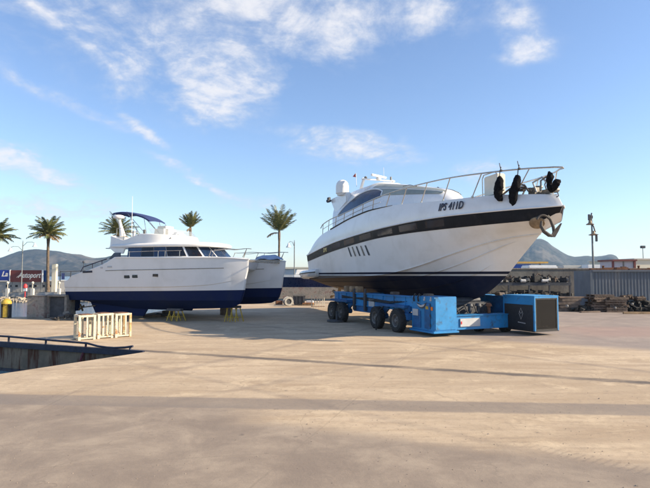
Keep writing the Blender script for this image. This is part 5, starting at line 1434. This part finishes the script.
# low concrete wall on our side, behind
a = at(262, 293, 41); b_ = at(336, 293, 41)
w = MB(); w.box((0, 0, 0), (b_.x - a.x + 5, .35, .9)); o = w.build('low_wall', CONC, None, bevel=.02); o.location = ((a.x + b_.x) / 2 + 2.0, 41.5, .55 + .0)
o.location.z = .78; tag(o, 'low grey concrete wall running behind the cable reel and skip', 'wall')
for k, x in enumerate((a.x - 1, a.x + 2.0, a.x + 5.0, a.x + 8)):
    pass
# cable reel
p = gp(288, 306); t = thing('cable_reel', 'small white wooden cable reel standing beside the dark skip', 'cable reel', (p.x, p.y, 0), R(20))
for y in (-.22, .22):
    w = MB(); w.lathe([(.19, y - .03), (.31, y - .03), (.33, y), (.31, y + .03), (.19, y + .03), (.19, y - .03)], c=(0, 0, .33), n=24, axis='Y'); w.build('flange', mat('grey_reel_wood', (.34, .33, .30), .85, var=.2, vscale=8), t, smooth=40)
w = MB(); w.cyl((0, -.2, .33), (0, .2, .33), .19, 16); w.build('drum', DKGREY, t)
p = gp(298, 305.4); t = thing('waste_skip', 'dark grey steel skip behind the bow of the catamaran', 'skip', (p.x + .05, p.y + .5, 0), R(4))
w = MB(); w.prism([(-.38, -.45, .06), (.38, -.45, .06), (.46, -.45, .72), (-.46, -.45, .72)], (0, .9, 0)); w.build('body', DKGREY, t, bevel=.015)
w = MB(); w.box((0, -.47, .70), (.98, .05, .07)); w.build('rim', DULL, t)
for x in (-.2, .05, .3):
    w = MB(); w.box((x, -.47, .38), (.05, .05, .58)); w.build('rib', DKGREY, t)
p = gp(307, 305.6); t = thing('timber_pallet', 'orange brown pallet of planks on the ground right of the skip', 'pallet', (p.x + .1, p.y + .3, 0), R(-6))
for k in range(3):
    w = MB(); w.box((0, -.25 + k * .25, .07 ), (.8, .1, .12)); w.build('runner', WOOD, t)
w = MB()
for k in range(6): w.box((-.35 + k * .14, 0, .16), (.11, .62, .045))
w.build('deck_boards', mat('orange_timber', (.45, .2, .08), .8, var=.2, vscale=4), t, merge=False)
w = MB(); w.box((.1, 0, .27), (.5, .4, .14)); w.build('paint_tin_box', WHITEP, t, bevel=.02)
p = gp(318, 308); t = thing('steel_gate_rack', 'pale steel gate frame with upright bars behind the transporter wheels', 'steel rack', (p.x, p.y, 0), R(8))
for x in (-.42, -.24, -.06, .12, .30, .42):
    w = MB(); w.box((x, 0, .42), (.05, .05, .84)); w.build('bar', PALEC, t)
w = MB(); w.box((.12, 0, .85), (.66, .055, .05)); w.build('top_bar', PALEC, t)
w = MB(); w.box((0, 0, .10), (.9, .055, .04)); w.build('bottom_bar', RUST, t)
block('rust_coloured_crate', 'small rust brown crate behind the bow of the far catamaran hull', gp(279, 304.5), (.5, .4, .28), .2, RUST, cat_='crate')

# ================================================================== RIGHT SIDE: wall, container, scrap
zw = at(0, 269.3, 41).z
a = at(468, 280, 41)
t = thing('harbour_wall', 'high weathered concrete wall behind the transporter cab and the container', 'wall', (a.x, 41, 0))
w = MB(); w.box((16, .2, zw / 2), (36, .4, zw)); w.build('wall', mat('weathered_wall', (.155, .145, .125), .95, var=.25, vscale=.8, col2=(.11, .10, .09), c2=(.48, .66), c2scale=1.6, streak=True, bump=.02, bscale=6), t)
w = MB(); w.box((16, .2, zw + .05), (36.2, .5, .09)); w.build('coping', CONC, t)
# shelf of scrap against the wall
zs = at(0, 283, 39.4).z
a = at(486, 283, 39.4); b_ = at(570, 283, 39.4)
t = thing('scrap_rack', 'long dark steel rack standing against the concrete wall', 'rack', ((a.x + b_.x) / 2, 39.6, 0))
WR = b_.x - a.x
w = MB(); w.box((0, 0, zs), (WR, .9, .07)); w.box((0, -.42, zs - .1), (WR, .06, .16)); w.build('shelf', DKGREY, t, merge=False)
w = MB(); w.box((0, 0, .6), (WR, .9, .06)); w.build('lower_shelf', DKGREY, t)
for k in range(5):
    w = MB(); w.box((-WR / 2 + .1 + k * (WR - .2) / 4, -.38, zs / 2 + .1), (.10, .1, zs + .2 + (.7 if k == 4 else 0))); w.build('upright', DKGREY, t)
SCR = [mat('dark_scrap', (.035, .033, .03), .8, var=.5, vscale=8), mat('brown_scrap', (.085, .06, .045), .9, var=.4, vscale=8), mat('grey_scrap', (.16, .16, .155), .7, var=.3, vscale=8), mat('white_scrap', (.5, .5, .48), .7, var=.15, vscale=6), mat('black_scrap', (.015, .015, .016), .7, var=.4)]
def motor(p, s, rz, m, label, nm='outboard_motor', cat_='engine'):
    t = thing(nm, label, cat_, p, rz, 'scrap engines on the rack')
    w = MB(); w.box((0, 0, .16 * s), (.42 * s, .3 * s, .3 * s)); w.cyl((-.12 * s, 0, .3 * s), (-.12 * s, 0, .42 * s), .07 * s, 10); w.build('block', m, t, bevel=.03 * s)
    w = MB(); w.cyl((.2 * s, 0, .16 * s), (.32 * s, 0, .16 * s), .10 * s, 12); w.build('flywheel', SCR[2], t)
    w = MB(); w.tube([(.05 * s, .1 * s, .28 * s), (.2 * s, .14 * s, .42 * s), (.38 * s, .1 * s, .3 * s)], .03 * s, 6); w.build('pipe', SCR[1], t)
rr = random.Random(21)
names = [('leftmost dark engine block on the scrap rack', 0), ('dark engine with a bent pipe, second from the left on the rack', 4), ('brown engine block in the left half of the rack', 1), ('small black engine left of the rack centre', 4),
         ('grey engine in the middle of the rack', 2), ('large black engine just right of the rack centre', 4), ('dark engine block in the right half of the rack', 0), ('brown engine near the right end of the rack', 1), ('black engine at the right end of the scrap rack', 4)]
for i, (lb, mi_) in enumerate(names):
    x = a.x + .35 + i * (WR - .8) / (len(names) - 1)
    motor((x, 39.5 + rr.uniform(-.1, .1), zs + .035), rr.uniform(1.1, 1.5) * (1.35 if i == 5 else 1), rr.random() * 6, SCR[mi_], lb)
for i, (px, sz, lb) in enumerate(((500, .35, 'small pale canister on the left part of the rack'), (523, .4, 'pale canister near the middle of the rack'), (545, .55, 'white canister lying on the right part of the rack'))):
    p = at(px, 281, 39.2); w = MB(); w.tube([(-sz / 2, 0, .13), (-sz / 2 + .03, 0, .13), (sz / 2 - .03, 0, .13), (sz / 2, 0, .13)], [.07, .12, .12, .06], 12); o = w.build('canister', SCR[3], None, smooth=50)
    o.location = (p.x, 39.15, zs + .035); tag(o, lb, 'canister', 'pale canisters on the rack')
heap('scrap_heap', 'tangled black scrap filling the top of the rack between the engines', Vector((a.x + WR * .5, 39.55, zs + .03)), WR * .5, .35, .42, SCR[4], 39, 'scrap', n=170, size=(.12, .5))
heap('scrap_heap', 'mixed dark metal scrap stowed under the rack by the wall', Vector((a.x + WR * .5, 39.5, .62)), WR * .5, .35, .5, SCR[0], 31, 'scrap', n=110, size=(.15, .6))
heap('scrap_heap', 'brown scrap metal strewn on the ground below the rack', Vector((a.x + WR * .5, 39.0, 0)), WR * .52, .7, .45, SCR[1], 33, 'scrap', n=120, size=(.15, .6))
heap('white_scrap', 'pale white and grey scrap behind the transporter, at the foot of the wall', Vector((at(497, 295, 36).x, 36, .45)), 1.1, .5, .5, SCR[3], 35, 'scrap', n=26, size=(.15, .5))
heap('scrap_heap', 'low dark scrap heap beneath the pale scrap behind the transporter', Vector((at(500, 295, 36).x, 36, 0)), 1.9, .7, .75, SCR[0], 36, 'scrap', n=70, size=(.2, .6))
# shipping container
CW_ = 12.2; pc = gp(591, 311.3); pd = gp(650, 312.5); cang = math.atan2(-.35, 6.0)
cz = at(591, 270.0, pc.y).z
ct = thing('shipping_container', 'long blue grey corrugated container standing in front of the harbour wall', 'container', (pc.x, pc.y, 0), cang)
CONT = mat('container_paint', (.105, .125, .15), .7, var=.10, vscale=.7, col2=(.15, .155, .16), c2=(.5, .75), c2scale=1.0, streak=True)
w = MB(); prof = []
NCR = 62; pw = (CW_ - .3) / NCR
for i in range(NCR):
    x = .15 + i * pw
    prof += [(x, 0), (x + pw * .32, 0), (x + pw * .5, .03), (x + pw * .82, .03)]
prof.append((CW_ - .15, 0))
w.grid([[(x, y + .02, .15) for x, y in prof], [(x, y + .02, cz - .1) for x, y in prof]])
w.build('corrugated_side', CONT, ct, smooth=0)
w = MB(); w.box((CW_ / 2, 1.27, cz / 2 + .02), (CW_ - .04, 2.3, cz - .16)); w.build('body', CONT, ct)
for x in (.06, CW_ - .06):
    w = MB(); w.box((x, .02, cz / 2), (.14, .14, cz)); w.build('corner_post', CONT, ct, bevel=.01)
w = MB(); w.box((CW_ / 2, .0, cz - .05), (CW_ - .26, .12, .12)); w.build('top_rail', CONT, ct)
w = MB(); w.box((CW_ / 2, .0, .08), (CW_ - .26, .12, .15)); w.build('bottom_rail', CONT, ct)
# junk lying on the container roof
KM = Matrix.Translation(ct.location) @ Matrix.Rotation(cang, 4, 'Z')
for i, (x, L, hh, lb) in enumerate(((.9, 1.5, .10, 'rusty beam on the container roof, at its left end'), (2.0, .7, .16, 'rusty plate on the container roof beside the lamp post'), (3.6, 2.4, .08, 'long rusty strip lying along the middle of the container roof'), (6.2, 2.0, .10, 'rusty bar on the container roof near the right edge of the photo'))):
    w = MB(); w.box((0, 0, hh / 2), (L, .35, hh)); w.box((L * .2, 0, hh + .02), (L * .4, .2, .05)); o = w.build('rusty_beam', RUST, None, merge=False); o.location = KM @ Vector((x, .3, cz - .0 + .005)); o.rotation_euler = (0, 0, cang + .02); tag(o, lb, 'steel beam')
for i, (px, lb) in enumerate(((607.5, 'short dark bollard on the container roof below the white van'), (643.5, 'short dark fitting on the container roof at the right edge'))):
    p = at(px, 268, pc.y); w = MB(); w.lathe([(0.001, 0), (.11, 0), (.11, .1), (.06, .12), (.06, .28), (.1, .32), (0.001, .34)], n=12); o = w.build('roof_fitting', RUST, None, smooth=40); o.location = (p.x, pc.y + .5, cz - .06 + .005); tag(o, lb, 'fitting')
# stacks of pallets and timber in front of the container
def pallet(t_name, label, p, rz, z, m, grp):
    t = thing(t_name, label, 'pallet', (p[0], p[1], z), rz, grp)
    w = MB()
    for k in range(3): w.box((0, -.45 + k * .45, .06), (1.2, .10, .09))
    w.build('runners', m, t, merge=False)
    w = MB()
    for k in range(8): w.box((-.54 + k * .155, 0, .125), (.11, 1.0, .025))
    for k in range(4): w.box((-.5 + k * .33, 0, .01), (.10, 1.0, .02))
    w.build('boards', m, t, merge=False)
W2_ = mat('weathered_pallet', (.15, .11, .085), .9, var=.35, vscale=3); W3_ = mat('dark_pallet', (.10, .075, .06), .9, var=.35, vscale=3)
def stack(px, y_, n_p, lab, seed, m1, m2):
    q = gp(px, y_); r_ = random.Random(seed)
    for k in range(n_p):
        pallet('pallet', lab[k] if k < len(lab) else lab[-1], (q.x + r_.uniform(-.12, .12), q.y + .6 + r_.uniform(-.1, .1)), r_.uniform(-.15, .15), k * .148, m1 if k % 3 else m2, 'pallets stacked before the container')
ordn = ['lowest', 'second lowest', 'third', 'fourth', 'fifth', 'sixth', 'seventh', 'eighth']
stack(606, 312.2, 7, [f'weathered pallet, {o_} from the ground in the tall stack before the container' for o_ in ordn], 3, W2_, W3_)
stack(619, 312.4, 6, [f'dark pallet, {o_} from the ground in the stack right of the tallest one' for o_ in ordn], 4, W3_, W2_)
def timber(label, p, L, wd, h, rz, z, m=WOODO, rx=0):
    w = MB(); w.box((0, 0, h / 2), (L, wd, h)); o = w.build('timber_beam', m, None, bevel=.01); o.location = (p.x, p.y, z); o.rotation_euler = (0, rx, rz); tag(o, label, 'timber', 'loose timber before the container'); return o
q = gp(570, 311.5)
for i, (dx, dz, L, lb) in enumerate(((0, 0, 1.6, 'thick dark beam at the bottom of the left timber pile'), (.1, .2, 1.3, 'dark beam second from the ground in the left timber pile'), (-.1, .4, 1.5, 'beam in the middle of the left timber pile'), (.15, .6, 1.2, 'beam near the top of the left timber pile'), (.25, .8, 1.8, 'longest brown plank lying on top of the left timber pile'))):
    timber(lb, q + Vector((dx, .3, 0)), L, .5, .19 if i < 4 else .09, .05 * i - .1, dz, WOODO if i < 4 else W2_)
timber('long sunlit yellowish beam on the ground at the right edge', gp(645, 314), 2.4, .16, .12, -.05, 0, WOOD)
timber('grey plank lying on the ground between the timber piles', gp(590, 312.5), 1.3, .2, .08, .2, 0, W2_)
heap('scrap_heap', 'black scrap heap at the right edge, in front of the container', gp(640, 312) + Vector((.1, .6, 0)), 1.5, .6, .95, SCR[4], 41, 'scrap', n=120, size=(.2, .6))
heap('scrap_heap', 'brown timber scrap topping the black heap at the right edge', gp(634, 312) + Vector((0, .6, .7)), 1.0, .4, .3, SCR[1], 42, 'scrap', n=36, size=(.2, .6))
heap('scrap_heap', 'dark scrap spilling between the timber pile and the pallet stacks', gp(588, 312) + Vector((0, .5, 0)), .9, .5, .45, SCR[0], 43, 'scrap', n=60, size=(.15, .45))
heap('scrap_heap', 'dark scrap heap with pale bits beside the transporter cab', gp(563, 311) + Vector((.1, 1.0, 0)), .8, .6, .6, SCR[0], 44, 'scrap', n=60, size=(.15, .5))
for px, y_, lb in ((567, 306, 'pale round float lying on the left timber pile edge'), (615, 308, 'pale float among the pallets'), (632, 304, 'pale rag ball on the black scrap heap')):
    p = at(px, y_, 31.2); w = MB(); w.lathe([(0.001, -.10), (.06, -.08), (.09, 0), (.07, .06), (0.001, .08)], n=14); o = w.build('float', SCR[2], None, smooth=60); o.location = p; tag(o, lb, 'float')
# ================================================================== BEYOND THE WALL
def van(label, px, Y, L, H, m, y0=None):
    p = at(px, 268, Y); t = thing('parked_van', label, 'van', (p.x, Y, 0), 0, 'white vans beyond the harbour wall')
    w = MB(); w.prism([(-L / 2, -.9, .4), (L / 2 - .1, -.9, .4), (L / 2, -.9, .9), (L / 2 - .5, -.9, 1.3), (L / 2 - 1.1, -.9, H), (-L / 2, -.9, H)], (0, 1.8, 0)); w.build('body', m, t, bevel=.06)
    w = MB(); w.prism([(L / 2 - 1.9, -.92, 1.3), (L / 2 - .75, -.92, 1.3), (L / 2 - 1.15, -.92, H - .2), (L / 2 - 1.9, -.92, H - .2)], (0, 1.84, 0)); w.build('side_window', GLASS, t)
    for x in (-L * .3, L * .3):
        w = MB(); w.cyl((x, -.95, .36), (x, .95, .36), .36, 16); w.build('wheels', RUBBER, t)
van('white van beyond the wall, right of the tall lamp post', 601, 74, 4.6, at(0, 264.8, 74).z, WHITEP)
van('pale van beyond the wall, at the left end of the container', 576, 82, 4.8, at(0, 265.5, 82).z, PALEC)
van('white van beyond the wall, just left of the tall lamp post', 586, 96, 5.0, at(0, 266.2, 96).z, WHITEP)
# shed with maroon frame
a = at(612.5, 260, 62); b_ = at(634.5, 269, 62)
t = thing('maroon_framed_shed', 'pale shed with a maroon frame and roof edge beyond the container', 'shed', ((a.x + b_.x) / 2, 62, 0)); Ws = b_.x - a.x; Hs = at(0, 260.3, 62).z
w = MB(); w.box((0, 1.5, Hs / 2), (Ws - .15, 3, Hs - .15)); w.build('wall', mat('lilac_grey_wall', (.42, .40, .43), .8, var=.05), t)
w = MB(); w.box((0, 1.4, Hs), (Ws + .3, 3.5, .2)); w.build('roof', MAROON, t)
for x in (-Ws / 2, Ws / 2):
    w = MB(); w.box((x, -.06, Hs / 2), (.22, .16, Hs)); w.build('post', MAROON, t)
w = MB(); w.box((0, -.04, Hs / 2), (.10, .12, Hs - .3)); w.build('mullion', DULL, t)
a = at(634.8, 260, 70)
t = thing('cream_warehouse', 'long cream warehouse at the right edge beyond the container', 'warehouse', (a.x, 70, 0)); Hs = at(0, 259.6, 70).z
w = MB(); w.box((15, 6, Hs / 2), (30, 12, Hs)); w.build('wall', CREAMW, t)
w = MB(); w.box((15, 6, Hs + .08), (30.4, 12.4, .16)); w.build('roof', PALEC, t)
for k in range(4):
    w = MB(); w.box((4 + k * 6, -.03, 1.6), (2.6, .1, 3.2)); w.build('door', DULL, t)
# blue shed with orange gutter and the white coach with a green stripe
a = at(508, 264, 66); b_ = at(531, 270, 66)
t = thing('blue_shed', 'blue shed with an orange beam above it, beyond the wall under the yacht bow', 'shed', ((a.x + b_.x) / 2, 66, 0)); Hs = at(0, 264.0, 66).z; Ws = b_.x - a.x
w = MB(); w.box((0, 2, Hs / 2), (Ws, 4, Hs)); w.build('wall', mat('blue_sheet', (.03, .09, .35), .6, var=.1), t)
w = MB(); w.box((.6, 1.9, at(0, 262.5, 66).z), (Ws + 3.0, 4.2, .2)); w.build('orange_beam', mat('orange_beam_paint', (.62, .36, .08), .6), t)
w = MB(); w.box((-.2, 1.9, (Hs + at(0, 262.5, 66).z) / 2), (Ws + 1.4, 3.9, .24)); w.build('roof', PALEC, t)
w = MB(); w.box((2.6, 0, Hs / 2), (.14, .14, Hs + .1)); w.build('post', DULL, t)
a = at(528.5, 264, 60); b_ = at(558, 270, 60)
t = thing('parked_coach', 'long white coach with a green stripe beyond the wall under the yacht bow', 'coach', ((a.x + b_.x) / 2, 60, 0)); Hs = at(0, 265.2, 60).z; Ws = b_.x - a.x
w = MB(); w.box((0, 1.2, Hs / 2 + .2), (Ws, 2.4, Hs - .4)); w.build('body', WHITEP, t, bevel=.12)
w = MB(); w.box((0, 1.2, Hs - .42), (Ws - .3, 2.43, .10)); w.build('green_stripe', GREEN, t)
w = MB(); w.box((0, 1.2, Hs - .62), (Ws - .3, 2.44, .2)); w.build('window_row', SCREEN, t)
for x in (-Ws * .33, Ws * .33):
    w = MB(); w.cyl((x, -.05, .45), (x, 2.45, .45), .45, 18); w.build('wheels', RUBBER, t)
# low distant buildings on the right shore
for i, (px, Y, W3, H3, m_, lb) in enumerate(((563, 120, 6, at(0, 266.8, 120).z, PALEC, 'small pale building in the distance, left of the container'), (584, 150, 16, at(0, 267.4, 150).z, GREYW, 'long low grey building in the distance behind the lamp post'))):
    p = at(px, 270, Y); t = thing('distant_building', lb, 'building', (p.x, Y, 0))
    w = MB(); w.box((0, 3, H3 / 2), (W3, 6, H3)); w.build('wall', m_, t)
    w = MB(); w.box((0, 3, H3 + .1), (W3 + .4, 6.4, .2)); w.build('roof', DULL, t)
